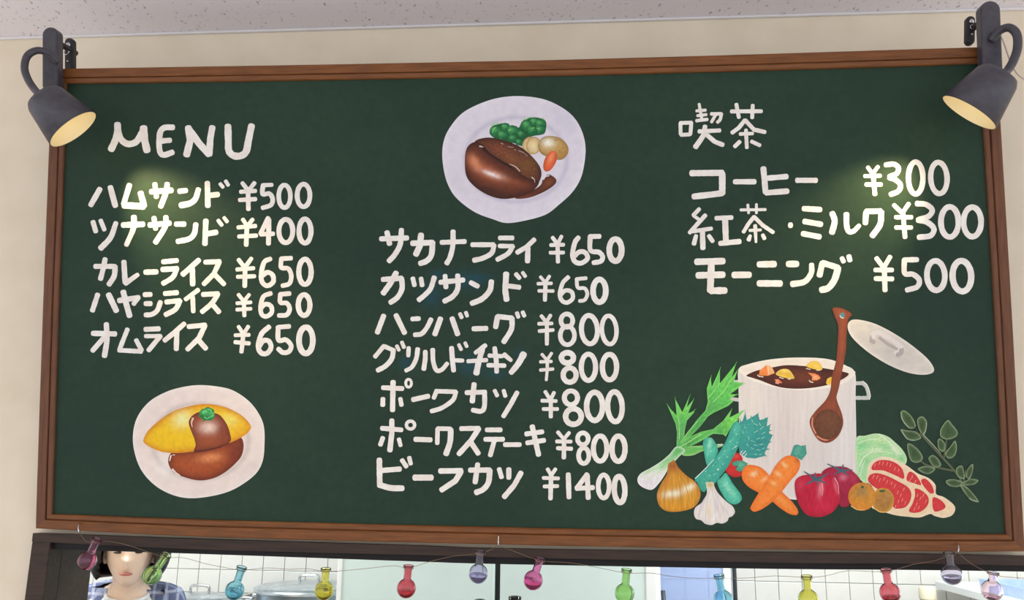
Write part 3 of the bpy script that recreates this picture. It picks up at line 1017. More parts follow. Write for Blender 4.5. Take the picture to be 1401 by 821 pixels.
for k, x in enumerate((625, 648)):
    paint('painted_potato_slice', hs, Qq, ell(x, 342, 44, 52, 10, 16), (212, 186, 130), [('e', 9, (150, 112, 66), .8), ('b', x, 350, 22, 30, 0, (228, 210, 168), .7)])
paint('painted_potato', hs, Qq, '675,330 700,295 750,285 810,300 850,345 850,390 815,425 760,420 700,395 678,365', (192, 156, 92), [('e', 18, (128, 92, 48), .7), ('b', 735, 325, 36, 26, 0, (246, 236, 214), .95), ('b', 815, 390, 40, 40, 0, (160, 118, 58), .7), ('b', 780, 310, 14, 8, 0, (160, 120, 70), .5)], nz=(.4, .4, .1))
dabs('painted_potato_eye', hs, Qq, '7 822,357;6 800,370;5 775,312', (140, 100, 56))
paint('painted_carrot_piece', hs, Qq, '705,470 715,420 745,380 775,375 787,400 780,440 750,485 720,495', (218, 98, 52), [('e', 12, (176, 62, 36), .7), ('b', 752, 415, 14, 34, 25, (240, 150, 104), .8)])
paint('painted_sauce', hs, Qq, '540,650 620,620 690,575 705,530 740,513 780,540 775,570 720,610 640,645 570,657', (96, 50, 30), [('e', 16, (64, 30, 18), .8), ('b', 735, 560, 36, 20, -30, (128, 70, 40), .7), ('b', 600, 645, 70, 10, -10, (120, 56, 44), .7)])
dabs('painted_highlight', hs, Qq, 's 12-6 705,540 718,524 740,520', (214, 208, 214))
paint('painted_steak', hs, Qq, '300,318 370,295 450,305 540,335 600,370 660,430 690,480 692,530 660,590 620,600 500,520 400,430 320,370', (98, 54, 34), [('e', 20, (48, 24, 16), .85), ('b', 450, 370, 60, 30, 25, (124, 66, 42), .8), ('b', 610, 460, 50, 60, 40, (112, 74, 36), .8), ('b', 520, 420, 50, 30, 30, (132, 82, 50), .6)], nz=(.8, .8, .4), sp=1.2)
dabs('painted_speckle', hs, Qq, ';'.join('%d %d,%d' % (random.choice((4, 5, 6)), 420 + i * 16 + random.randint(-26, 26), 355 + i * 10 + random.randint(-22, 26)) for i in range(16)), (128, 84, 50))
paint('painted_steak_sauce', hs, Qq, '242,420 255,355 295,322 345,335 390,385 450,425 520,465 590,520 650,545 680,560 655,600 610,628 540,650 460,657 380,635 300,585 250,520',
      (100, 50, 30), [('e', 34, (50, 22, 15), .85), ('b', 360, 490, 110, 40, 30, (172, 90, 56), .8), ('b', 300, 440, 26, 50, -35, (214, 136, 96), .9), ('b', 415, 515, 75, 20, 20, (226, 170, 146), .8), ('b', 400, 512, 45, 9, 22, (255, 250, 248), .95), ('b', 530, 560, 80, 18, 15, (140, 70, 42), .7), ('b', 420, 400, 70, 24, 42, (78, 36, 22), .7), ('b', 400, 610, 130, 24, 15, (52, 24, 16), .6)], nz=(.2, .2, .1))
dabs('painted_highlight', hs, Qq, 's 8-3 330,346 346,350 362,362;s 3-5 508,452 540,466 566,492;s 6-2 638,530 652,542 656,560', (212, 196, 190))
dabs('painted_highlight', hs, Qq, 's 4-2 498,348 515,351 530,352;s 4-2 560,372 590,385 612,405;4 455,328 468,333;4-2 535,365 546,371', (176, 158, 150))
dabs('painted_shadow', hs, Qq, 's 14-8 350,358 390,392 450,432 520,474', (40, 22, 16))

# --- stew pot and vegetables
Rq = (990, 480, 3.9095); Tq = (1000, 480, 7.374); Uq = (1100, 400, 4.104); Vq = (860, 490, 4.3235)
Sq = (930, 560, 5.133); Wq = (860, 480, 3.284); Xq = (1080, 560, 4.83); PX = (0, 0, 1.0)
st = empty('stew_painting', parent=board); st['label'] = 'painted stew pot with wooden ladle, lid and vegetables around it'
dabs('painted_pot_handle', st, Rq, '20 42,166 84,166;20 34,256 84,263', (196, 194, 184))
dabs('painted_pot_handle', st, Rq, '20 704,174 745,173;s 20 745,173 765,195 776,235 772,250;20 770,252 708,252', (192, 194, 184))
dabs('painted_highlight', st, Rq, 's 5 745,163 768,185 784,235 780,260', (226, 224, 216))
paint('painted_pot', st, Rq, '80,100 80,200 82,350 86,500 92,630 150,700 250,765 320,785 390,797 600,805 690,800 706,780 712,690 710,480 706,250 702,115 640,75 540,45 400,36 250,46 130,72',
      (216, 207, 200), [('b', 330, 400, 60, 220, 0, (206, 192, 184), .55), ('b', 160, 300, 50, 200, 0, (224, 214, 200), .6), ('b', 650, 500, 40, 220, 0, (224, 218, 212), .6), ('b', 480, 560, 60, 150, 0, (204, 194, 188), .5), ('e', 12, (230, 222, 216), .6)], nz=(.3, .02, .05), smooth=True)
paint('painted_pot_rim', st, Rq, '80,100 130,72 250,46 400,36 550,43 640,72 695,105 702,122 660,165 560,198 420,210 300,200 190,172 120,142', (230, 218, 202), [('e', 12, (238, 230, 218), .7), ('b', 400, 60, 200, 16, 0, (222, 206, 190), .5)], nz=(.1, .3, .03))
paint('painted_stew', st, Tq, '155,250 220,215 280,195 430,165 560,145 720,152 900,170 1020,190 1130,210 1190,235 1130,285 1010,335 880,365 720,382 560,378 430,350 300,300 200,268',
      (82, 40, 28), [('b', 720, 270, 160, 70, 0, (112, 56, 34), .8), ('e', 30, (62, 28, 22), .6), ('b', 950, 200, 100, 30, 0, (58, 26, 24), .6)], nz=(.2, .4, .1))
paint('painted_chunk', st, Tq, '283,248 290,200 350,148 382,146 420,175 442,225 375,252', (238, 138, 70), [('b', 310, 225, 40, 30, 0, (232, 120, 56), .6)], False)
paint('painted_chunk_facet', st, Tq, '362,150 384,146 420,175 442,223 378,244', (246, 170, 112), [], False)
dabs('painted_highlight', st, Tq, 's 9 270,244 285,258 325,262;7 372,160 380,236', (238, 214, 190))
paint('painted_chunk', st, Tq, '455,240 490,195 545,182 590,195 625,240 637,280 560,275', (222, 178, 64), [('b', 540, 205, 40, 14, 0, (240, 214, 120), .7), ('e', 10, (240, 210, 120), .5)])
paint('painted_chunk', st, Tq, '762,158 800,112 850,102 895,120 922,188 860,190', (230, 190, 78), [('b', 850, 140, 40, 30, 0, (236, 200, 100), .6), ('e', 10, (216, 168, 60), .5)])
dabs('painted_highlight', st, Tq, '8 490,268 530,280;8 575,284 600,286;8 760,178 800,188;8 865,196 900,196;s 9 790,298 805,314 828,318;7 450,322 480,332', (236, 220, 204))
paint('painted_chunk', st, Tq, '440,290 480,285 520,325 465,328', (232, 124, 78), [('b', 460, 310, 14, 10, 0, (250, 190, 150), .7)], False)
paint('painted_chunk', st, Tq, '775,220 850,230 890,250 905,278 870,298 815,300 820,260', (238, 138, 80), [('b', 850, 270, 26, 16, 30, (248, 190, 150), .8), ('e', 8, (226, 120, 60), .6)], False)
paint('painted_chunk', st, Tq, '960,325 970,285 1000,266 1030,262 1030,338 975,346', (232, 178, 58), [('e', 10, (240, 204, 100), .6)], False)
paint('painted_ladle', st, PX, '1139,422.4 1146.3,420.7 1157.3,423.9 1165.8,430.5 1160.9,436.5 1158.5,456 1157.3,480.4 1152.4,507.2 1147.5,531.6 1144.5,543 1146.5,552 1152.4,568.2 1153.2,582.3 1146,597.7 1133.2,605.8 1120.5,602.8 1111.5,590 1107.7,575.9 1115.3,563.1 1129.4,547.8 1136,533.7 1138.2,515 1143.9,492.6 1146.3,463.4 1146.8,446.3 1142.6,434.1',
      (138, 70, 44), [('e', 2.2, (112, 52, 32), .6), ('b', 1152, 470, 3, 40, 3, (156, 80, 50), .6), ('b', 1141, 530, 3, 20, 12, (116, 62, 38), .5), ('b', 1150, 430, 6, 6, 0, (160, 84, 52), .5)], nz=(.5, .1, .12), sp=1.3)
paint('painted_ladle_bowl', st, PX, ell(1132.5, 580.5, 19, 20.5, 0, 18), (106, 64, 42), [('e', 3, (88, 50, 32), .6), ('b', 1136, 575, 10, 10, 0, (120, 76, 50), .6)], nz=(.3, .3, .12))
dabs('painted_highlight', st, Rq, 's 6-8 476,358 474,400 492,440;s 8-6 500,458 530,474 556,478', (206, 140, 108))
dabs('painted_hole', st, Uq, '30 213,128 216,130', (84, 128, 130)); dabs('painted_highlight', st, Uq, 's 5 203,132 210,142 222,144', (214, 216, 210))
paint('painted_lid', st, Uq, '245,190 260,160 300,153 380,170 460,205 560,265 640,325 700,380 730,430 715,455 660,463 580,450 480,410 380,350 300,285 258,235',
      (206, 197, 184), [('e', 12, (230, 222, 208), .8), ('b', 330, 200, 70, 30, 30, (216, 206, 188), .6), ('b', 620, 420, 80, 40, 30, (214, 206, 196), .5), ('b', 500, 340, 120, 40, 32, (196, 188, 178), .5)], nz=(.1, .2, .04))
dabs('painted_shadow', st, Uq, 's 22 382,250 378,272 392,280;s 16 425,256 470,290 520,318;s 26 548,318 545,340 525,352', (172, 164, 158))
dabs('painted_lid_grip', st, Uq, 's 26 392,252 392,230 425,228 470,252 520,285 548,305;22 530,300 515,345', (220, 210, 202))
# spring onion
GR, TIP = (84, 168, 84), (122, 208, 84)
paint('painted_spring_onion', st, Vq, '300,540 340,522 390,520 440,517 550,508 545,525 440,550 380,575 320,575', (96, 176, 84), [('e', 8, (170, 210, 140), .7)], nz=(.1, .5, .15))
paint('painted_spring_onion', st, Vq, '300,525 360,465 430,435 500,420 560,370 605,308 592,355 680,308 640,370 600,420 575,465 560,452 500,447 430,490 380,515 320,540', (88, 176, 80), [('b', 620, 360, 60, 40, -40, (124, 216, 84), .9), ('e', 8, (140, 206, 120), .5), ('b', 350, 500, 60, 30, -30, (70, 150, 80), .6)], False, nz=(.4, .3, .2))
paint('painted_spring_onion', st, Vq, '300,525 350,440 400,370 455,310 468,260 462,180 485,112 492,170 540,66 540,150 635,33 610,115 645,70 622,140 680,146 640,185 600,213 645,215 600,240 618,258 590,282 500,325 470,345 420,410 390,440 340,485', (78, 168, 82), [('b', 560, 180, 90, 110, 30, (104, 200, 88), .8), ('b', 470, 290, 40, 30, 0, (96, 150, 92), .6), ('e', 9, (130, 214, 100), .6), ('b', 400, 400, 50, 40, -45, (72, 150, 84), .6)], False, nz=(.5, .3, .22))
paint('painted_spring_onion', st, Vq, '283,530 286,440 278,390 233,288 265,318 291,345 278,246 318,320 360,226 345,290 380,250 352,325 392,316 345,370 332,430 330,470 305,540', (84, 172, 86), [('b', 310, 310, 60, 50, 0, (120, 208, 86), .85), ('e', 8, (130, 206, 110), .5), ('b', 310, 440, 24, 60, 0, (96, 160, 96), .6)], False, nz=(.5, .3, .2))
paint('painted_spring_onion_bulb', st, Vq, '53,712 75,680 130,650 190,612 240,570 285,522 335,545 300,582 265,620 240,645 215,690 180,740 140,778 95,770 60,745',
      (226, 222, 218), [('b', 290, 550, 90, 50, -45, (84, 176, 84), 1.0), ('b', 215, 615, 60, 40, -40, (126, 196, 120), .85), ('b', 120, 665, 70, 14, -25, (150, 205, 140), .7), ('e', 8, (236, 232, 228), .5), ('b', 120, 730, 40, 30, 0, (212, 206, 212), .5)], nz=(.3, .3, .06))
dabs('painted_leaf_light', st, Vq, 's 3 310,500 350,440 410,372;s 3 470,240 500,200 540,150;s 3 500,260 560,200 610,120;s 4 300,530 350,500 430,450;s 3 300,480 300,420 296,360;s 3 90,690 150,660 210,625;s 3 110,720 170,680 220,640', (176, 222, 140))
for w_, spikes, cc in (('9-1', '262,330 225,268;291,350 274,228;318,330 366,214;345,345 400,300;350,318 388,238;475,190 490,100;500,170 546,52;560,160 642,20;600,140 652,60;610,190 692,146;600,225 664,210;585,275 622,250;590,360 612,296;620,370 694,300;600,400 668,352', (112, 204, 92)),):
    dabs('painted_leaf_tip', st, Vq, ';'.join(w_ + ' ' + t for t in spikes.split(';')), cc)
# cucumber leaf, cucumbers
paint('painted_leaf', st, Sq, '385,120 420,95 440,85 460,25 472,75 500,60 548,30 562,76 620,62 610,120 636,112 626,168 652,182 626,240 600,300 590,330 530,345 470,340 420,310 410,200',
      (54, 146, 138), [('b', 470, 150, 60, 90, 20, (70, 164, 146), .6), ('b', 560, 250, 60, 60, 0, (46, 132, 130), .6), ('e', 8, (60, 136, 124), .5)], False, nz=(.5, .5, .18))
dabs('painted_leaf_spike', st, Sq, ';'.join('12-1 ' + t for t in '455,80 462,14;430,95 424,70;505,70 500,44;548,60 552,22;580,85 622,52;600,70 606,58;612,125 645,104;622,150 650,148;626,190 660,178;622,235 648,226;610,280 634,280;595,320 612,332'.split(';')), (56, 142, 132))
dabs('painted_leaf_vein', st, Sq, ';'.join('4 %d,%d %d,%d' % (x, y, x + dx, y + dy) for x, y, dx, dy in [(505, 70, 8, 22), (520, 100, 26, 12), (560, 95, 8, 22), (590, 120, -26, 22), (550, 150, -26, 14), (600, 160, -24, 14), (480, 190, 6, 22), (500, 220, 24, 8), (540, 210, 24, -8), (575, 205, 22, -10), (520, 250, 26, 4), (560, 250, 26, -6), (500, 270, 20, 10), (540, 285, 26, 4), (580, 280, 16, -8), (470, 240, 10, 18), (440, 150, 4, 20), (455, 120, 10, 14), (520, 315, 22, 4), (560, 320, 14, -6)]), (150, 208, 170))
paint('painted_cucumber', st, Sq, '163,235 185,202 225,202 255,245 268,300 230,370 195,400 175,330', (78, 180, 152), [('e', 12, (52, 150, 124), .7), ('b', 210, 250, 14, 50, 10, (156, 224, 190), .7)], nz=(.5, .2, .12))
paint('painted_cucumber', st, Sq, '262,512 290,480 325,448 372,520 430,600 432,640 395,668 345,655 300,600', (82, 186, 156), [('e', 14, (54, 150, 126), .7), ('b', 345, 560, 20, 70, -35, (150, 218, 186), .6)], nz=(.5, .3, .12))
paint('painted_radish', st, Sq, '318,412 345,355 388,306 425,318 442,352 425,372 395,385 398,405 432,440 428,470 380,476 340,456', (192, 44, 42), [('e', 10, (160, 28, 32), .6), ('b', 400, 330, 20, 14, 0, (220, 80, 74), .6)])
paint('painted_cucumber', st, Sq, '108,490 180,420 250,340 320,230 360,130 385,92 415,92 432,140 440,200 400,290 340,400 280,480 240,525 205,505 180,575 150,572 125,520',
      (62, 160, 140), [('e', 14, (46, 136, 120), .6), ('b', 330, 280, 26, 150, 30, (84, 184, 160), .6), ('b', 180, 500, 50, 40, -40, (74, 170, 140), .6), ('b', 400, 130, 24, 40, 10, (90, 190, 160), .6)], nz=(.3, .3, .14))
dabs('painted_cucumber_speck', st, Sq, ';'.join('4 %d,%d %d,%d' % (x, y, x + 8, y - 9) for x, y in [(180, 440), (205, 470), (230, 400), (265, 425), (270, 350), (300, 390), (310, 300), (330, 340), (350, 230), (370, 280), (395, 180), (400, 240), (240, 460), (380, 150), (180, 520), (330, 520), (350, 570), (380, 600), (310, 540), (200, 260), (215, 300)]), (166, 222, 200))
dabs('painted_highlight', st, Sq, '7-4 110,486 180,418 240,352;9 264,424 272,424;5 385,270 400,255', (202, 226, 216))
dabs('painted_stalk', st, Sq, '6 425,310 440,292;6 440,318 462,294;6 455,330 470,312;9 270,250 300,248', (206, 214, 204))
# carrots
paint('painted_carrot_top', st, Sq, '365,375 400,362 440,360 478,380 455,425 420,440 392,425 405,402 375,396', (74, 152, 122), [('e', 8, (54, 128, 104), .6), ('b', 430, 390, 24, 16, 0, (110, 182, 150), .6)], False, nz=(.6, .6, .15))
OC = (240, 132, 52)
paint('painted_carrot', st, Sq, '435,470 440,430 475,392 530,395 580,415 625,460 660,510 720,580 790,650 830,710 822,742 770,735 700,690 640,640 560,590 490,550 450,510',
      OC, [('e', 20, (218, 100, 34), .7), ('b', 520, 455, 26, 16, -30, (250, 206, 158), .85), ('b', 595, 490, 26, 12, -40, (250, 196, 140), .7), ('b', 720, 640, 60, 16, 42, (250, 160, 84), .5), ('b', 470, 440, 20, 40, 0, (234, 116, 40), .5)], nz=(.3, .3, .07))
paint('painted_carrot_top', st, Sq, '778,325 800,260 808,252 830,248 850,258 885,252 888,285 892,312 855,358 820,338', (72, 150, 130), [('e', 8, (52, 126, 108), .6), ('b', 830, 290, 16, 30, 20, (108, 180, 160), .6)], False, nz=(.6, .4, .15))
paint('painted_carrot', st, Sq, '498,702 500,680 540,610 580,550 630,470 670,400 720,345 770,325 820,340 846,375 830,440 770,510 720,575 650,650 580,700 525,720',
      OC, [('e', 20, (220, 104, 36), .7), ('b', 735, 390, 26, 12, 40, (250, 200, 140), .8), ('b', 690, 455, 30, 12, 40, (250, 200, 140), .7), ('b', 660, 520, 26, 12, 40, (250, 190, 124), .6), ('b', 832, 350, 18, 26, 30, (160, 76, 36), .8)], nz=(.3, .3, .07))
dabs('painted_carrot_ring', st, Sq, 's 3 690,380 710,392 722,410;s 3 800,420 790,440 800,452;s 3 640,480 655,492 665,506;s 3 740,520 728,532 735,545;s 3 600,560 615,570 620,585;s 3 480,480 500,476 515,486;s 3 545,440 560,452 560,468', (216, 100, 38))
# onion and garlic
paint('painted_onion', st, Wq, '178,510 190,500 205,492 225,525 260,560 300,590 322,630 318,670 290,705 230,722 170,720 135,690 128,640 150,590 172,555',
      (206, 148, 48), [('e', 14, (170, 104, 34), .7), ('b', 200, 520, 26, 24, 0, (148, 76, 40), .9), ('b', 200, 642, 46, 16, -8, (250, 238, 205), .85), ('b', 270, 615, 28, 14, -20, (250, 238, 205), .8), ('b', 180, 590, 20, 30, 0, (190, 120, 44), .5), ('b', 230, 700, 90, 20, 0, (216, 146, 32), .6)], nz=(.8, .05, .16), sp=1.3)
dabs('painted_onion_fibre', st, Wq, 's 2.5 196,520 170,590 160,680;s 2.5 200,525 195,600 198,700;s 2.5 206,525 228,600 238,700;s 2.5 212,535 255,600 275,690;s 2.5 190,525 152,610 142,660', (176, 112, 40))
paint('painted_garlic', st, Sq, '185,530 195,512 235,512 245,545 270,590 330,650 370,680 388,720 370,750 345,762 335,785 300,803 260,798 225,813 180,805 150,780 115,770 100,735 110,690 160,650 190,590',
      (224, 216, 208), [('e', 14, (208, 198, 196), .6), ('b', 212, 530, 26, 26, 0, (190, 176, 84), .9), ('b', 205, 715, 12, 60, 0, (220, 196, 140), .7), ('b', 265, 690, 10, 70, -14, (190, 180, 184), .6), ('b', 150, 700, 10, 60, 22, (200, 190, 192), .6), ('b', 320, 710, 10, 60, -35, (200, 190, 190), .6), ('b', 240, 760, 14, 40, 0, (236, 230, 226), .6)], nz=(.4, .1, .05), sp=1.3)
dabs('painted_garlic_crease', st, Sq, 's 3 215,560 190,660 180,790;s 3 225,560 245,660 255,790;s 3 232,560 290,670 320,770;s 3 205,580 150,670 135,760', (192, 180, 180))
# cabbage, meat
paint('painted_cabbage', st, Xq, '440,200 500,175 580,160 650,180 700,220 745,265 775,320 765,365 720,360 640,350 570,360 540,400 520,480 500,490 470,465 445,420',
      (168, 214, 152), [('b', 480, 250, 40, 40, 0, (128, 204, 138), .8), ('b', 600, 200, 60, 18, 10, (206, 228, 170), .7), ('b', 560, 270, 90, 16, -8, (212, 228, 186), .7), ('b', 640, 250, 40, 20, 20, (134, 206, 132), .7), ('b', 740, 320, 22, 26, 0, (108, 188, 112), .8), ('b', 480, 400, 30, 50, 0, (150, 206, 160), .6), ('b', 700, 265, 20, 60, -40, (216, 226, 196), .8), ('b', 505, 345, 20, 20, 0, (118, 190, 130), .7), ('e', 8, (214, 226, 190), .6)], nz=(.4, .6, .12))
dabs('painted_cabbage_vein', st, Xq, 's 7-4 590,165 650,210 690,262 735,300;s 6-4 460,380 500,310 580,278 680,290;s 4 470,440 480,380 500,340;s 4 455,225 520,200 570,200', (222, 230, 200))
paint('painted_meat', st, Xq, '515,410 535,350 600,315 660,318 720,340 780,375 850,425 920,455 965,500 970,560 1020,580 1080,625 1096,660 1075,700 1020,718 960,705 930,692 860,715 780,710 700,700 600,670 540,640 550,520 515,480',
      (228, 202, 166), [('e', 12, (238, 218, 190), .6), ('b', 560, 320, 80, 24, -10, (226, 216, 200), .6), ('b', 1040, 650, 50, 40, 0, (228, 206, 160), .6), ('b', 760, 700, 120, 14, 0, (232, 206, 160), .6)], nz=(.2, .2, .05))
for k, s in enumerate(['545,400 560,355 610,335 680,345 735,380 758,430 752,460 700,437 620,405', '522,478 530,437 580,422 650,442 720,477 780,512 805,552 800,600 770,645 720,657 690,650 670,600 640,560 570,520',
                       '776,470 780,432 800,412 840,440 872,500 820,488', '870,470 900,460 940,500 955,548 930,555 890,512', '830,525 870,535 915,575 918,625 880,670 830,685 790,672 815,620 830,570', '948,585 1000,600 1032,640 1010,665 955,672']):
    paint('painted_lean', st, Xq, s, (204, 56, 58), [('e', 8, (190, 44, 50), .5)], nz=(.5, .3, .14), seed=k)
dabs('painted_marbling', st, Xq, ';'.join('4-2 %d,%d %d,%d' % (x, y, x - 9, y + 22) for x, y in [(600, 345), (622, 348), (650, 352), (672, 358), (570, 360), (700, 385), (725, 395), (560, 435), (585, 440), (600, 460), (630, 450), (650, 470), (680, 480), (700, 500), (720, 540), (740, 560), (760, 520), (725, 600), (750, 590), (705, 635), (770, 610), (850, 560), (870, 580), (845, 620), (890, 560), (860, 640), (830, 650), (905, 600), (815, 440), (835, 470), (800, 462)]), (226, 160, 146))
# tomatoes
TC = (70, 92, 104)
paint('painted_tomato', st, Xq, '212,425 250,390 310,378 380,385 430,420 470,470 445,510 405,560 395,632 340,642 300,560 250,470', (162, 32, 62), [('e', 16, (128, 20, 48), .6), ('b', 355, 450, 24, 20, 0, (214, 120, 140), .8), ('b', 420, 450, 20, 40, -30, (186, 60, 84), .6), ('b', 350, 580, 40, 50, 0, (140, 24, 52), .6)], nz=(.4, .2, .12))
dabs('painted_calyx', st, Xq, '16-5 345,405 252,362;14-5 350,402 356,366;16-5 350,408 416,400;14-5 350,408 392,440;14-5 340,410 296,430;12 320,402 385,404', TC)
paint('painted_tomato', st, Xq, '36,520 40,472 75,442 140,430 200,425 270,440 315,470 335,530 335,600 305,660 260,695 200,712 120,700 75,650 48,590',
      (188, 26, 56), [('e', 20, (150, 16, 44), .6), ('b', 205, 530, 16, 50, 8, (232, 140, 152), .85), ('b', 305, 510, 10, 50, -14, (222, 110, 126), .7), ('b', 70, 500, 24, 40, 0, (208, 70, 90), .5), ('b', 130, 590, 60, 80, 0, (178, 20, 50), .6), ('b', 230, 640, 60, 40, 0, (200, 40, 66), .6)], nz=(.4, .12, .12))
dabs('painted_highlight', st, Xq, 's 6-3 300,455 322,500 326,560;s 5-3 215,490 222,530 216,570', (234, 160, 172))
dabs('painted_calyx', st, Xq, '18-5 178,462 98,412;14-5 175,460 170,420;18-5 185,460 258,424;16-5 185,465 248,490;16-5 180,465 186,502;18-5 172,465 100,500;14 150,456 215,456', TC)
# small round fruit
paint('painted_fruit', st, Xq, ell(618, 602, 74, 82, 0, 18), (166, 116, 52), [('e', 16, (206, 156, 50), .7), ('b', 640, 580, 40, 40, 0, (176, 130, 72), .6), ('b', 590, 560, 30, 20, 0, (190, 130, 50), .6)], nz=(.3, .3, .15))
paint('painted_fruit', st, Xq, ell(480, 577, 91, 93, 0, 18), (196, 132, 44), [('e', 16, (206, 110, 36), .6), ('b', 480, 545, 50, 36, 0, (150, 122, 74), .8), ('b', 450, 630, 60, 30, 20, (218, 136, 40), .7), ('b', 540, 590, 22, 50, 0, (212, 150, 50), .6)], nz=(.3, .3, .12))
dabs('painted_fruit_stem', st, Xq, '16 480,513 486,515;14 600,541 626,540', (72, 88, 52))
dabs('painted_highlight', st, Xq, 's 6-3 410,640 450,664 500,664;s 5-3 560,655 600,678 640,680', (238, 196, 130))
# herb sprig
LEAVES = ['735,20 765,10 810,50 835,110 800,128 755,90', '850,60 880,48 908,80 905,130 890,168 860,140 845,90', '735,135 780,140 840,150 870,190 820,208 770,190',
          '1000,130 1045,72 1075,100 1112,150 1095,185 1040,200 1000,180', '980,205 1000,195 1030,230 1020,280 985,260', '1030,290 1060,250 1095,208 1107,260 1090,310 1050,325',
          '778,240 800,228 850,265 882,320 850,352 800,335', '920,320 950,303 985,330 1002,372 960,382 930,350', '848,395 900,375 962,390 940,420 900,427', '1102,392 1140,373 1157,430 1152,462 1110,440',
          '1165,440 1180,390 1212,362 1212,410 1190,462', '1033,475 1080,462 1142,480 1120,512 1060,507', '1150,482 1200,460 1248,470 1220,497 1160,502', '1130,500 1180,520 1248,602 1237,614 1190,590 1155,550']
dabs('painted_stem', st, Xq, 's 18-12 868,160 950,250 1040,350 1110,430 1150,500;s 10-14 850,320 900,365 1000,390 1080,405;s 8-10 1045,130 1035,230 1022,320;10-6 1150,500 1165,400;8 1110,480 1170,480', (84, 92, 66))
for k, s in enumerate(LEAVES):
    pp = pts_of(s); cx = sum(p[0] for p in pp) / len(pp); cy = sum(p[1] for p in pp) / len(pp)
    paint('painted_herb_leaf', st, Xq, s, (66, 92, 54), [('e', 6, (156, 170, 130), .8), ('b', cx, cy, 22, 28, 0, (52, 74, 44), .7)], nz=(.5, .5, .15), seed=k, sp=1.3)
dabs('painted_leaf_vein', st, Xq, 's 4 755,32 800,85 850,150;s 4 885,75 878,130 876,165;4 760,155 850,178;s 4 1046,90 1046,140 1038,195;4 1090,230 1040,310;4 800,250 860,325;4 945,320 985,375;4 870,400 950,398;4 1135,395 1145,450;4 1205,385 1175,460;4 1060,485 1130,490;4 1220,478 1160,490;s 4 1150,515 1190,555 1235,600', (60, 66, 48))
dabs('painted_highlight', st, Xq, 's 4-2 885,168 950,235 1000,290;s 3 742,140 780,196 830,206;s 3 738,22 748,70 790,122;s 3 905,90 903,130 890,160;s 3 1190,590 1215,605 1240,606', (176, 190, 160))

# nails in the lower rail that carry the wire
for k, (x, y0, y1) in enumerate(((108.5, 717, 729), (682, 733, 747), (1310.5, 745, 756))):
    p0, p1 = onb(x, y0, 0.004), onb(x, y1, 0.010)
    nl = tube('nail', [p0 + Vector((0, 0, -0.006)), p0, (p0 + p1) / 2 + Vector((0, 0, 0.003)), p1], 0.0013, M['steel'], board, 8, 3)

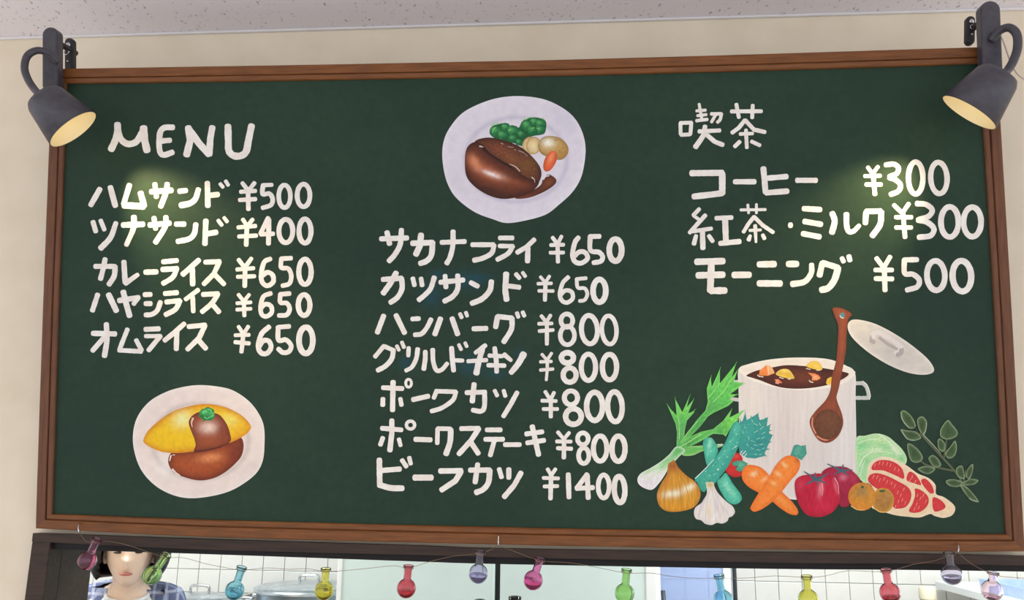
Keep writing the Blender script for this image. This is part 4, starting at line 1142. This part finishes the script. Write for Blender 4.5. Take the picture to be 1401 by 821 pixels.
# ================================================================== CLIP LAMPS
def clip_lamp(name, label, clamp, clamp_w, clip, arm, arm_r, back, back_r, front, front_r, h_clamp, h_arm, h_back, h_front, aim, cable=None):
    foot = bw(clamp[0], clamp[2], h_clamp)
    root = empty(name, foot, label, 'clip lamp', 'clip lamps on the menu board')
    inv = Matrix.Translation(-foot)

    def loc(px, py, h):
        return bw(px, py, h) - foot
    # clamp arm: upright rounded bar in front of the board's top rail
    c0, c1 = loc(clamp[0], clamp[1], h_clamp), loc(clamp[3], clamp[2], h_clamp)
    ax = (c0 - c1).normalized()
    wv = ax.cross(B_N).normalized()
    s = (bw(clamp[0] + clamp_w / 2, clamp[1], h_clamp) - bw(clamp[0] - clamp_w / 2, clamp[1], h_clamp)).length / 2

    def stadium(nm, top, bot, half, th0, th1, mat, off=Vector((0, 0, 0))):
        def ring_of(inset, hgt):
            h2 = half - inset; out = []
            for k in range(25):
                a = math.pi * k / 24
                out.append(top - ax * half + wv * (h2 * math.cos(a)) + ax * (h2 * math.sin(a)) + B_N * hgt)
            for k in range(25):
                a = math.pi + math.pi * k / 24
                out.append(bot + ax * half + wv * (h2 * math.cos(a)) + ax * (h2 * math.sin(a)) + B_N * hgt)
            return out
        bm = bmesh.new()
        rings = [[bm.verts.new(q) for q in ring_of(i_, g_)] for i_, g_ in ((0, th0), (0, th1 - .004), (.0008, th1 - .0018), (.002, th1 - .0006), (.004, th1))]
        bm.faces.new(rings[0]); bm.faces.new(rings[-1])
        n = len(rings[0])
        for ra, rb in zip(rings[:-1], rings[1:]):
            for k in range(n):
                bm.faces.new((ra[k], ra[(k + 1) % n], rb[(k + 1) % n], rb[k]))
        return bm_obj(nm, bm, mat, root)
    stadium('clamp_arm', c0, c1, s, 0.0, 0.020, M['lamp'])
    # rear jaw with screws and spring, gripping from behind the rail
    j0, j1 = loc(clip[0], clip[1], -0.034), loc(clip[0], clip[2], -0.034)
    half = clip[3] * 0.00135 / 2
    jaw = stadium('rear_jaw', j0, j1, half, -0.012, 0.0, M['lampdark'])
    for k, (fy, rr) in enumerate(((0.22, 0.55), (0.68, 0.22))):
        q = j0.lerp(j1, fy)
        sc = lathe('jaw_screw', [(0.0005, 0.004), (half * rr * .8, 0.0035), (half * rr, 0.002), (half * rr, -0.002)], M['steel'], jaw, 14, axis_matrix(q, B_N))
    q = j0.lerp(j1, 0.45)
    sp = [q + wv * (half * .55 * math.cos(a)) + ax * (half * .55 * math.sin(a)) + B_N * (0.004 + 0.0006 * a) for a in [k * 0.5 for k in range(16)]]
    tube('jaw_spring', sp, 0.0008, M['steel'], jaw, 6, 0)
    # bridge over the rail joining both jaws
    b0 = c0 - ax * s * 1.4
    tube('hinge_pin', [b0 + B_N * 0.004, b0 - B_N * (h_clamp + 0.040) + (j0 - c0) * 0.35], 0.006, M['lampdark'], root, 10, 0)
    # bent arm
    P = [loc(x, y, h_arm[i]) for i, (x, y) in enumerate(arm)]
    tube('bent_arm', P, arm_r, M['lamp'], root, 14, 8)
    # shade: open truncated cone with rolled back end
    f0, f1 = loc(back[0], back[1], h_back), loc(front[0], front[1], h_front)
    L_ = (f1 - f0).length
    Mx = axis_matrix(f0, f1 - f0)
    t = 0.0016
    prof = [(0.002, -0.001), (back_r * .6, 0.0), (back_r * .86, 0.003), (back_r, 0.012), (front_r, L_), (front_r - t, L_ + 0.0008)]
    lathe('shade', prof, M['lamp'], root, 40, Mx, False)
    prof = [(front_r - t, L_ + 0.0008), (front_r - t * 1.6, L_ - 0.002), (back_r - t, 0.014), (back_r * .8, 0.006), (0.002, 0.004)]
    lathe('reflector', prof, M['lampin'], root, 40, Mx, False)
    lathe('socket', [(0.002, 0.004), (0.014, 0.004), (0.014, 0.032), (0.010, 0.034), (0.002, 0.034)], M['lampin'], root, 20, Mx, False)
    bl = lathe('bulb', [(0.002, 0.034), (0.010, 0.036), (0.016, 0.044), (0.017, 0.048), (0.013, 0.051), (0.001, 0.0525)], M['bulb'], root, 20, Mx, False)
    if cable:
        tube('cable', [loc(x, y, h) for x, y, h in cable], 0.0014, M['cable'], root, 6, 5)
    # reflector bulb: a soft-edged beam along the shade's axis and a little spill inside the shade
    for kind, en in (('SPOT', LAMP_W), ('POINT', LAMP_W * 0.0021)):
        ld = bpy.data.lights.new('bulb_light', kind)
        ld.energy = en; ld.color = (1.0, 0.80, 0.38); ld.shadow_soft_size = 0.010
        if kind == 'SPOT':
            ld.spot_size = math.radians(54); ld.spot_blend = 1.0
        lo_ = bpy.data.objects.new('bulb_light', ld); COL.objects.link(lo_)
        lo_.parent = root
        src = Mx @ Vector((0, 0, 0.066))
        tgt = bw(aim[0], aim[1], PANEL_H) - foot
        lo_.matrix_local = axis_matrix(src, tgt - src) @ Matrix.Rotation(math.pi, 4, 'X')
    return root


clip_lamp('clip_lamp', 'charcoal clip lamp clamped above the MENU heading, shade aimed at the ham sandwich line',
          (76, 42, 130, 76), 20.5, (93.5, 51, 100, 14), [(80, 85), (68, 74), (52, 69), (38, 76), (33.5, 92), (38, 108), (47, 122), (56, 131)], 0.0068,
          (57, 130), 0.0365, (100, 176.5), 0.0500, 0.012, [0.032, 0.045, 0.060, 0.070, 0.076, 0.078, 0.080, 0.098], 0.107, 0.088, (262, 336))
clip_lamp('clip_lamp', 'charcoal clip lamp clamped above the coffee and tea column, shade aimed at the coffee line',
          (1348, 7, 110, 1352), 27, (1329, 21, 60, 12), [(1356, 55), (1368, 42), (1381, 38), (1391, 47), (1392, 66), (1386, 84), (1378, 97), (1371, 103)], 0.0072,
          (1370, 99), 0.0365, (1326, 153.5), 0.0510, 0.012, [0.032, 0.045, 0.060, 0.070, 0.076, 0.078, 0.080, 0.098], 0.107, 0.088, (1160, 326),
          [(1360, 30, 0.01), (1372, 55, -0.05), (1385, 90, -0.08), (1400, 108, -0.1), (1440, 125, -0.11)])

# ================================================================== HANGING FLASKS
HANG = 0.032
flask_specs = [  # rim px, body centre px, colour, words, filled
    ((133, 737), (119, 767), (226, 92, 160), 'rose pink glass flask hanging tilted beside the dark hatch jamb', 0.0),
    ((228, 759), (208, 787), (150, 214, 84), 'lime green glass flask hanging steeply tilted by the person in plaid', 0.0),
    ((331, 776), (321, 808), (110, 206, 226), 'aqua glass flask hanging between lime flask and yellow flask', 0.5),
    ((446, 778), (443.5, 808), (226, 212, 30), 'yellow glass flask hanging in front of the steel stockpot', 0.6),
    ((559, 774), (556, 805), (220, 24, 46), 'red glass flask hanging between yellow flask and pale lavender flask', 0.4),
    ((657, 754), (654.5, 785), (198, 190, 232), 'pale lavender glass flask hanging between red flask and hot pink flask', 0.45),
    ((739, 764), (729.5, 794), (232, 70, 160), 'hot pink glass flask hanging next to the pale lavender flask', 0.5),
    ((857.5, 779), (854.5, 812), (132, 208, 70), 'grass green glass flask hanging between hot pink and sky blue flasks', 0.0),
    ((983.5, 787), (989.5, 821), (96, 196, 226), 'sky blue glass flask hanging beside the dark pipe', 0.0),
    ((1103.5, 788), (1106, 820), (214, 206, 20), 'olive yellow glass flask hanging before the white tiles beside the red one', 0.3),
    ((1212, 779), (1217.5, 811), (214, 40, 60), 'cherry red glass flask hanging before white tiles', 0.3),
    ((1298, 756), (1302, 786), (216, 208, 232), 'nearly clear lilac glass flask hanging by the coffee side nail', 0.4),
    ((1359, 783), (1357, 808), (240, 196, 208), 'faint pink glass flask hanging at the end of the wire', 0.3),
]
WIRE_V = []
for k, (rim, cen, colr, words, fill) in enumerate(flask_specs):
    rp, cp = bw(rim[0], rim[1], HANG), bw(cen[0], cen[1], HANG)
    Lf = (rp - cp).length
    Rb = 0.0172
    up = (rp - cp).normalized()
    root = empty('glass_flask', rp, words, 'glass flask', 'glass flasks strung under the menu board')
    Mx = axis_matrix(cp - rp, up)
    rn = 0.0072
    prof = []
    a_end = math.asin(rn / Rb)
    for i in range(15):
        a = math.pi - (math.pi - a_end) * i / 14
        prof.append((max(Rb * math.sin(a), 0.0004), Rb * math.cos(a)))
    prof += [(rn * 0.98, Rb * 1.12), (rn * 0.95, Lf * 0.75), (rn * 1.05, Lf * 0.92), (rn * 1.28, Lf * 0.975), (rn * 1.32, Lf)]
    inner = [(max(r - 0.0013, 0.0003), z + (0.0013 if i == 0 else 0.0)) for i, (r, z) in enumerate(prof)]
    full = prof + [(rn * 1.2, Lf + 0.0006)] + inner[::-1]
    lathe('glass', full, glass('flask_glass_%d' % k, rgb(*[min(255, int(255 - (255 - v) * 0.42)) for v in colr])), root, 28, Mx, False)
    if fill:
        zl = -Rb + 2 * Rb * fill
        ri = Rb - 0.0016
        lp = []
        for i in range(10):
            z = -ri + (zl + ri) * i / 9
            lp.append((max(math.sqrt(max(ri * ri - z * z, 0)), 0.0003), z))
        lp.append((0.0003, zl))
        lathe('liquid', lp, glass('flask_liquid_%d' % k, rgb(*[min(255, int(255 - (255 - v) * 0.6)) for v in colr]), 0.0, 1.33), root, 24, Mx, False)
    ring = [rp * 0 - up * (Lf * 0.10) + (frame_of(up)[0] * math.cos(a) + frame_of(up)[1] * math.sin(a)) * (rn * 1.3) for a in [2 * math.pi * i / 14 for i in range(15)]]
    tube('wire_loop', ring, 0.0006, M['wire'], root, 5, 0)

wire_px = [(108, 728), (118, 741), (132, 741), (150, 741), (175, 746), (205, 756), (228, 763), (250, 763), (280, 771), (305, 776), (331, 780), (365, 777), (395, 779), (420, 778), (446, 782), (480, 780), (510, 777), (540, 774), (559, 777),
           (590, 768), (620, 761), (657, 757), (672, 752), (682, 748), (700, 753), (739, 767), (780, 770), (815, 776), (857, 784), (890, 784), (915, 788), (945, 791), (983, 791), (1020, 791), (1060, 788), (1103, 790), (1130, 788), (1160, 781), (1212, 782), (1250, 772), (1280, 767), (1298, 759), (1306, 756), (1310, 756), (1330, 772), (1359, 786), (1385, 790), (1420, 792)]
hw = tube('hanging_wire', [bw(x, y, HANG - 0.0095 if i else 0.012) for i, (x, y) in enumerate(wire_px)], 0.00042, M['wire'], None, 5, 3)
tag(hw, 'thin copper wire strung along under the menu board holding the flasks', 'wire')

# ================================================================== KITCHEN THINGS
# two-door refrigerator
FY = 1.35
fx0, fx1, fxm = at(463, 790, FY).x, at(896, 790, FY).x, at(680.5, 790, FY).x
fr = empty('refrigerator', ((fx0 + fx1) / 2, FY, 0), 'pale mint two-door upright refrigerator standing in the kitchen', 'refrigerator')
ofx = (fx0 + fx1) / 2
box('body', (fx0 - ofx, 0.05, 0.0), (fx1 - ofx, 0.72, 1.9), M['fridge'], fr, 0.006)
box('gasket', (fx0 - ofx + .012, 0.038, 0.1), (fx1 - ofx - .012, 0.052, 1.88), M['fridgetrim'], fr)
for a, b, hx in ((fx0 + 0.002, fxm - 0.009, 1), (fxm + 0.009, fx1 - 0.002, -1)):
    d = box('door', (a - ofx, 0.0, 0.12), (b - ofx, 0.04, 1.88), M['fridge'], fr, 0.006)
    xe = (b - 0.03 if hx > 0 else a + 0.03) - ofx
    tube('handle', [(xe, 0.0, 0.72), (xe, -0.035, 0.74), (xe, -0.035, 1.08), (xe, 0.0, 1.10)], 0.009, M['steel'], d, 8, 4)
box('corner_trim', (fx0 - ofx - 0.004, -0.004, 0.1), (fx0 - ofx + 0.012, 0.05, 1.9), M['white'], fr, 0.002)
box('corner_trim', (fx1 - ofx - 0.030, -0.004, 0.1), (fx1 - ofx + 0.004, 0.05, 1.9), M['white'], fr, 0.002)

# stove bench with the pots
sb = empty('stove_bench', (-0.45, 2.00, 0), 'steel kitchen bench along the tiled wall carrying the pots', 'bench')
box('bench_top', (-1.0, -0.24, 0.81), (0.66, 0.285, 0.85), M['brushed'], sb, 0.004)
for sx in (-0.95, 0.6):
    for sy in (-0.22, 0.24):
        tube('leg', [(sx, sy, 0.0), (sx, sy, 0.81)], 0.02, M['steel'], sb, 10, 0)
box('lower_shelf', (-0.96, -0.24, 0.20), (0.62, 0.26, 0.22), M['brushed'], sb, 0.003)


def stockpot(name, label, px, py_rim, r_px, y, z0, grp='steel pots on the bench'):
    c = at(px, py_rim, y)
    dist = (c - CAM_P).length
    r = r_px / F_PX * dist
    root = empty(name, (c.x, y, z0), label, 'stockpot', grp)
    hz = c.z - z0
    lathe('pot_body', [(r * .98, 0.0), (r, 0.01), (r, hz - 0.004), (r + 0.006, hz), (r + 0.006, hz + 0.004), (r - 0.004, hz + 0.004), (r - 0.004, 0.01), (0.001, 0.008)], M['brushed'], root, 40, None, False)
    ld = lathe('lid', [(r + 0.009, hz + 0.002), (r + 0.009, hz + 0.014), (r - 0.01, hz + 0.022), (r * .6, hz + 0.030), (r * .2, hz + 0.034), (0.001, hz + 0.035)], M['brushed'], root, 40, None, False)
    tube('lid_knob', [(-0.04, 0, hz + 0.033), (-0.035, 0, hz + 0.06), (0.035, 0, hz + 0.06), (0.04, 0, hz + 0.033)], 0.006, M['steel'], ld, 8, 4)
    for s in (-1, 1):
        tube('pot_handle', [(s * (r - 0.002), -0.05, hz - 0.03), (s * (r + 0.055), -0.048, hz - 0.028), (s * (r + 0.055), 0.048, hz - 0.028), (s * (r - 0.002), 0.05, hz - 0.03)], 0.008, M['steel'], root, 8, 5)
    return root


stockpot('stockpot', 'large lidded steel stockpot with side handles behind the yellow flask', 422, 808, 64, 2.0, 0.85)
stockpot('stockpot', 'smaller lidded steel stockpot on the bench between the person and large pot', 272, 822, 36, 2.05, 0.85)

# small bottles on a work table in front of the refrigerator
wt = empty('work_table', (0.9, 0.85, 0), 'steel work table standing before the refrigerator doors', 'table')
box('table_top', (-0.55, -0.2, 0.82), (0.55, 0.2, 0.85), M['brushed'], wt, 0.003)
for sx in (-0.5, 0.5):
    for sy in (-0.16, 0.16):
        tube('leg', [(sx, sy, 0), (sx, sy, 0.82)], 0.016, M['steel'], wt, 8, 0)
for px, py, rr, words in ((704.5, 816, 0.018, 'clear blue-tinted glass bottle top below the hot pink flask'), (656.5, 820, 0.014, 'clear blue-tinted glass bottle top below the pale lavender flask')):
    t = at(px, py, 0.85)
    b = empty('glass_bottle', (t.x, 0.85, 0.85), words, 'bottle', 'bottles on the work table')
    hh = t.z - 0.85
    lathe('glass', [(rr * 1.7, 0.0), (rr * 1.9, 0.01), (rr * 1.9, hh * .6), (rr * 1.0, hh * .82), (rr * .9, hh - .02), (rr, hh - .016), (rr, hh), (rr * .7, hh), (rr * .7, hh * .82), (rr * 1.6, hh * .6), (rr * 1.6, 0.012), (0.0005, 0.012)], glass('bottle_glass', rgb(205, 226, 236)), b, 24, None, False)

# translucent blue screen and dark pipe right of the refrigerator
PY = 1.75
a, b = at(898, 790, PY).x, at(994, 790, PY).x
m, nt, p = new_mat('pale_blue_acrylic')
p.inputs['Base Color'].default_value = rgb(205, 218, 250); p.inputs['Roughness'].default_value = 0.12
tb = nt.nodes.new('ShaderNodeBsdfTransparent'); tb.inputs[0].default_value = (0.72, 0.80, 1.0, 1)
mxs = nt.nodes.new('ShaderNodeMixShader'); mxs.inputs[0].default_value = 0.30
nt.links.new(tb.outputs[0], mxs.inputs[1]); nt.links.new(p.outputs[0], mxs.inputs[2])
nt.links.new(mxs.outputs[0], nt.nodes['Material Output'].inputs['Surface'])
sc = empty('blue_screen', ((a + b) / 2, PY, 0), 'translucent pale blue plastic screen between refrigerator and dark pipe', 'screen')
hw_ = (b - a) / 2
box('sheet', (-hw_ + .012, -0.003, 0.06), (hw_ - .012, 0.003, 1.78), m, sc)
for s in (-1, 1):
    box('upright', (s * hw_ - 0.014, -0.012, 0.0), (s * hw_ + 0.014, 0.012, 1.8), M['white'], sc, 0.003)
box('cross_bar', (-hw_, -0.010, 1.78), (hw_, 0.010, 1.80), M['white'], sc, 0.002)
box('foot_bar', (-hw_, -0.16, 0.0), (hw_, 0.16, 0.03), M['white'], sc, 0.004)
q = at(1005, 790, 1.95)
pi_ = empty('pipe', (q.x, 1.95, 0), 'dark grey vertical pipe standing before the white tiles', 'pipe')
tube('pipe_run', [(0, 0, 0), (0, 0, KZ)], 0.0085, M['pipe'], pi_, 12, 0)
for z in (0.6, 1.75):
    tube('pipe_clip', [(0, 0, z), (0, KY1 - 1.95 - 0.001, z)], 0.006, M['pipe'], pi_, 8, 0)
q0, q1 = at(907, 808, 1.5), at(912, 830, 1.5)
pk = empty('mop_handle', (q1.x + 0.06, 1.5, 0), 'thin dark mop handle leaning beside the refrigerator', 'mop')
tube('handle', [(0, 0.02, 0.1), (q0.x - q1.x - 0.06, 0, q0.z)], 0.008, M['pipe'], pk, 8, 0)
lathe('mop_head', [(0.05, 0.0), (0.055, 0.05), (0.02, 0.11), (0.008, 0.13)], M['cotton'], pk, 16, Matrix.Translation((0, 0.02, 0)))

# shelf along the right kitchen wall with its contents
sz = at(1300, 800, 2.1).z
sx_ = at(1300, 800, 2.1).x
sh = empty('wall_shelf', (KX1, 1.2, sz), 'white shelf board on brackets along the kitchen side wall', 'shelf')
box('shelf_board', (sx_ - KX1, -0.75, -0.03), (0, 1.05, 0.0), M['white'], sh, 0.003)
for y in (-0.5, 0.2, 0.85):
    box('bracket', (sx_ - KX1 + 0.08, y, -0.05), (0, y + 0.03, -0.03), M['steel'], sh)
    box('bracket_foot', (-0.03, y, -0.25), (0, y + 0.03, -0.05), M['steel'], sh)
q = at(1268, 802, 1.9)
ca = empty('canister', (q.x, 1.9, 0), 'tall beige canister standing before the tiles beside the shelf', 'canister')
lathe('canister_body', [(0.028, 0.0), (0.03, 0.004), (0.03, q.z - .05), (0.026, q.z - .045), (0.001, q.z - .045)], M['beige'], ca, 24, Matrix.Translation((0, 0, 0)))
lathe('canister_lid', [(0.031, q.z - .046), (0.031, q.z - .01), (0.026, q.z), (0.001, q.z)], M['beige'], ca, 24, None, False)
tw = empty('plastic_tray', (sx_ + 0.15, 1.75, sz), 'pale blue plastic tray lying on the white wall shelf', 'tray')
box('tray_base', (-0.1, -0.2, 0.0), (0.1, 0.2, 0.006), M['bluecloth'], tw, 0.002)
for nm, lo_, hi_ in (('tray_rim', (-0.1, -0.2, 0.006), (-0.094, 0.2, 0.04)), ('tray_rim', (0.094, -0.2, 0.006), (0.1, 0.2, 0.04)), ('tray_rim', (-0.094, -0.2, 0.006), (0.094, -0.194, 0.04)), ('tray_rim', (-0.094, 0.194, 0.006), (0.094, 0.2, 0.04))):
    box(nm, lo_, hi_, M['bluecloth'], tw)

# ================================================================== THE COOK
HY = 1.15
hc = at(162, 758, HY)          # between the eyes
cook = empty('person', (hc.x, HY + 0.30, 0), 'person with black bobbed hair in blue plaid shirt and white apron leaning forward', 'person')
TURN = math.radians(24)          # turned towards the hatch and the guests
cook.location = (hc.x - 0.225 * math.sin(TURN), HY + 0.075 + 0.225 * math.cos(TURN), 0)
cook.rotation_euler = (0, 0, TURN)


def L3(x, y, z):
    return Vector((x, y, z))


EZ = hc.z


def skin_mesh(name, verts, edges, radii, root=0, sub=2):
    me = bpy.data.meshes.new(name)
    me.from_pydata(verts, edges, [])
    o = bpy.data.objects.new(name, me); COL.objects.link(o)
    md = o.modifiers.new('skin', 'SKIN'); md.use_smooth_shade = True
    for i, r in enumerate(radii):
        sv = me.skin_vertices[0].data[i]
        sv.radius = r if isinstance(r, tuple) else (r, r)
        sv.use_root = (i == root)
    md2 = o.modifiers.new('sub', 'SUBSURF'); md2.levels = sub; md2.render_levels = sub
    dg = bpy.context.evaluated_depsgraph_get()
    dg.update()
    nm = bpy.data.meshes.new_from_object(o.evaluated_get(dg))
    bpy.data.objects.remove(o)
    return nm


# joints (relative to the empty at the feet); the cook leans towards the hatch
pel = (0, 0.10, 0.84); wai = (0, 0.03, 1.00); che = (0.0, -0.08, EZ - 0.23); nec = (0, -0.15, EZ - 0.13); hed = (0, -0.215, EZ - 0.03)
shl, shr = (-0.135, -0.085, EZ - 0.185), (0.140, -0.085, EZ - 0.185)
ell_, elr = (-0.21, -0.08, 1.02), (0.21, -0.08, 1.02)
wrl, wrr = (-0.17, -0.36, 0.95), (0.17, -0.36, 0.95)
hil, hir = (-0.09, 0.10, 0.80), (0.09, 0.10, 0.80)
knl, knr = (-0.10, 0.06, 0.45), (0.10, 0.06, 0.45)
anl, anr = (-0.10, 0.10, 0.08), (0.10, 0.10, 0.08)
tol, tor = (-0.11, -0.04, 0.03), (0.11, -0.04, 0.03)
VV = [pel, wai, che, nec, hed, shl, ell_, wrl, shr, elr, wrr, hil, knl, anl, tol, hir, knr, anr, tor]
EE = [(0, 1), (1, 2), (2, 3), (3, 4), (2, 5), (5, 6), (6, 7), (2, 8), (8, 9), (9, 10), (0, 11), (11, 12), (12, 13), (13, 14), (0, 15), (15, 16), (16, 17), (17, 18)]
RR = [(.145, .108), (.132, .098), (.132, .096), .050, .06, .056, .042, .028, .056, .042, .028, .085, .055, .038, .03, .085, .055, .038, .03]
# fingers: rooted in the palm, curled on the counter
for s, wi in ((-1, 7), (1, 10)):
    wx, wy, wz = VV[wi]
    VV.append((wx, wy - 0.07, wz - 0.005)); EE.append((wi, len(VV) - 1)); RR.append((.030, .014)); pi = len(VV) - 1
    for k, (dx, ln) in enumerate(((-.027, .062), (-.009, .074), (.009, .070), (.026, .055))):
        VV.append((wx + dx, wy - 0.085 - ln * .45, wz)); EE.append((pi, len(VV) - 1)); RR.append(.0085)
        VV.append((wx + dx * 1.1, wy - 0.085 - ln, wz - 0.022)); EE.append((len(VV) - 2, len(VV) - 1)); RR.append(.0075)
    VV.append((wx - s * .045, wy - 0.055, wz - 0.006)); EE.append((pi, len(VV) - 1)); RR.append(.0095)
    VV.append((wx - s * .055, wy - 0.088, wz - 0.016)); EE.append((len(VV) - 2, len(VV) - 1)); RR.append(.008)
body_me = skin_mesh('body', VV, EE, RR)
# head: ovoid with brow, nose, cheeks and chin, merged with the body into one surface
bm = bmesh.new()
bmesh.ops.create_uvsphere(bm, u_segments=40, v_segments=28, radius=1.0)
HC = Vector((0, -0.225, EZ + 0.005))
for v in bm.verts:
    x, y, z = v.co
    X_, Y_, Z_ = x * 0.075, y * 0.095, z * 0.115
    if z < 0:
        X_ *= 1 - 0.30 * (-z) ** 1.6; Y_ *= 1 - 0.12 * (-z)
    if y < 0:
        f = -y
        nose = math.exp(-((x / .17) ** 2)) * max(0.0, 1 - abs((z + .22) / .34)) * f
        Y_ -= 0.020 * nose * (1.25 if z < -.15 else .7)
        Y_ += 0.008 * math.exp(-(((abs(x) - .42) / .2) ** 2) - ((z - 0.05) / .14) ** 2) * f      # eye sockets
        Y_ -= 0.006 * math.exp(-((x / .3) ** 2) - ((z + .86) / .16) ** 2)                          # chin
        Y_ -= 0.004 * math.exp(-((x / .26) ** 2) - ((z + .56) / .1) ** 2) * f                      # lips
    v.co = Vector((X_, Y_, Z_)) + HC
for s in (-1, 1):
    r_ = bmesh.ops.create_uvsphere(bm, u_segments=12, v_segments=8, radius=1.0)
    for v in r_['verts']:
        v.co = Vector((v.co.x * .010 + s * .076, v.co.y * .018 - .205, v.co.z * .030 + EZ - .01))
bm.from_mesh(body_me)
tmp = bpy.data.meshes.new('tmp'); bm.to_mesh(tmp); bm.free()
to = bpy.data.objects.new('tmp', tmp); COL.objects.link(to)
rm = to.modifiers.new('remesh', 'REMESH'); rm.mode = 'VOXEL'; rm.voxel_size = 0.0048; rm.use_smooth_shade = True
sm_ = to.modifiers.new('smooth', 'SMOOTH'); sm_.factor = 0.5; sm_.iterations = 2
dg = bpy.context.evaluated_depsgraph_get(); dg.update()
bme = bpy.data.meshes.new_from_object(to.evaluated_get(dg)); bpy.data.objects.remove(to)
bme.materials.clear()
bm = bmesh.new(); bm.from_mesh(bme)            # keep the one outer surface
seen_, best = set(), []
for f in bm.faces:
    if f.index in seen_:
        continue
    isl, stack = [], [f]; seen_.add(f.index)
    while stack:
        g = stack.pop(); isl.append(g)
        for ed in g.edges:
            for h in ed.link_faces:
                if h.index not in seen_:
                    seen_.add(h.index); stack.append(h)
    if len(isl) > len(best):
        best = isl
keepf = set(best)
bmesh.ops.delete(bm, geom=[f for f in bm.faces if f not in keepf], context='FACES')
bm.to_mesh(bme); bm.free()
link('body', bme, M['skin'], cook, True)
# shirt: torso and sleeves over the body
SV = [pel, wai, (0, -0.09, EZ - 0.205), (0, -0.14, EZ - 0.132), shl, ell_, (wrl[0] - .012, wrl[1] + .05, wrl[2] + .012), shr, elr, (wrr[0] + .012, wrr[1] + .05, wrr[2] + .012)]
SE = [(0, 1), (1, 2), (2, 3), (2, 4), (4, 5), (5, 6), (2, 7), (7, 8), (8, 9)]
sme = skin_mesh('shirt', SV, SE, [(.160, .122), (.150, .114), (.165, .120), .070, .070, .055, .044, .070, .055, .044])
link('shirt', sme, M['plaid'], cook, True)
tme = skin_mesh('trousers', [(0, .10, .86), hil, knl, (anl[0], anl[1], .10), hir, knr, (anr[0], anr[1], .10)], [(0, 1), (1, 2), (2, 3), (0, 4), (4, 5), (5, 6)], [(.16, .12), .10, .07, .055, .10, .07, .055])
link('trousers', tme, M['trousers'], cook, True)
# collar: folded pale band around the neck, apron bib and strap
tube('collar', [Vector((0.066 * math.cos(a), -0.15 + 0.056 * math.sin(a), EZ - 0.142 - 0.020 * max(0, -math.sin(a)))) for a in [math.radians(-70 + 320 * k / 20) for k in range(21)]], 0.007, M['cotton'], cook, 8, 2)
tube('apron_strap', [(-0.06, -0.16, EZ - .15), (-0.10, -0.215, EZ - .21), (-0.10, -0.235, EZ - .29)], 0.010, M['cotton'], cook, 8, 4)
tube('apron_strap', [(0.06, -0.16, EZ - .15), (0.10, -0.215, EZ - .21), (0.10, -0.235, EZ - .29)], 0.010, M['cotton'], cook, 8, 4)
V, Fc = [], []
for j in range(13):
    t = j / 12
    z = EZ - .28 - t * (EZ - .28 - 0.55)
    hwid = 0.11 + 0.09 * min(1, t * 2.5)
    yc = -0.245 + 0.19 * min(1, t * 1.5)
    for i in range(13):
        u = -1 + 2 * i / 12
        V.append((u * hwid, yc + 0.07 * u * u - .02, z))
for j in range(12):
    for i in range(12):
        k = j * 13 + i
        Fc.append((k, k + 1, k + 14, k + 13))
ap = pyd('apron', V, Fc, M['cotton'], cook, True)
so = ap.modifiers.new('thickness', 'SOLIDIFY'); so.thickness = 0.003
# hair: bob with fringe
bm = bmesh.new()
bmesh.ops.create_uvsphere(bm, u_segments=48, v_segments=36, radius=1.0)
dele = []
for v in bm.verts:
    x, y, z = v.co
    front = y < -0.30 and z < 0.36 and abs(x) < 0.66
    if front or z < -0.72:
        dele.append(v)
    fl = 1 + (0.12 * (-z) if z < 0 else 0)
    n = 1 + 0.02 * noise.noise((x * 9, y * 9, z * 2))
    v.co = Vector((x * 0.112 * fl * n, y * 0.116 * n, z * 0.130)) + HC + Vector((0, 0.012, 0.012))
bmesh.ops.delete(bm, geom=dele, context='VERTS')
ho = bm_obj('hair', bm, M['hair'], cook, True)
so = ho.modifiers.new('thickness', 'SOLIDIFY'); so.thickness = 0.016; so.offset = 1.0
# eyes, brows, mouth
for s in (-1, 1):
    Mx = Matrix.Translation((s * 0.031, -0.309, EZ + 0.006)) @ Matrix.Diagonal((0.014, 0.006, 0.0042, 1))
    bm = bmesh.new(); bmesh.ops.create_uvsphere(bm, u_segments=14, v_segments=8, radius=1.0, matrix=Mx)
    bm_obj('eye', bm, M['eye'], cook, True)
    tube('eyebrow', [(s * 0.015, -0.320, EZ + .026), (s * 0.034, -0.315, EZ + .031), (s * 0.050, -0.300, EZ + .026)], 0.0026, M['hair'], cook, 6, 4)
Mx = Matrix.Translation((0, -0.3125, EZ - 0.062)) @ Matrix.Diagonal((0.021, 0.006, 0.0055, 1))
bm = bmesh.new(); bmesh.ops.create_uvsphere(bm, u_segments=16, v_segments=8, radius=1.0, matrix=Mx)
bm_obj('mouth', bm, M['lip'], cook, True)
# counter the cook leans on
kc = empty('prep_counter', (-0.42, 0.72, 0), 'steel prep counter the person in plaid leans on', 'counter')
box('counter_top', (-0.5, -0.25, 0.88), (0.45, 0.25, 0.92), M['counter'], kc, 0.004)
box('cabinet', (-0.46, -0.22, 0.0), (0.42, 0.20, 0.88), M['white'], kc, 0.004)
for x in (-0.22, 0.2):
    d = box('cabinet_door', (x - .2, 0.20, 0.08), (x + .2, 0.215, 0.84), M['white'], kc, 0.003)
    tube('handle', [(x + .12, .215, .7), (x + .12, .24, .7), (x + .17, .24, .7), (x + .17, .215, .7)], 0.004, M['steel'], d, 6, 0)
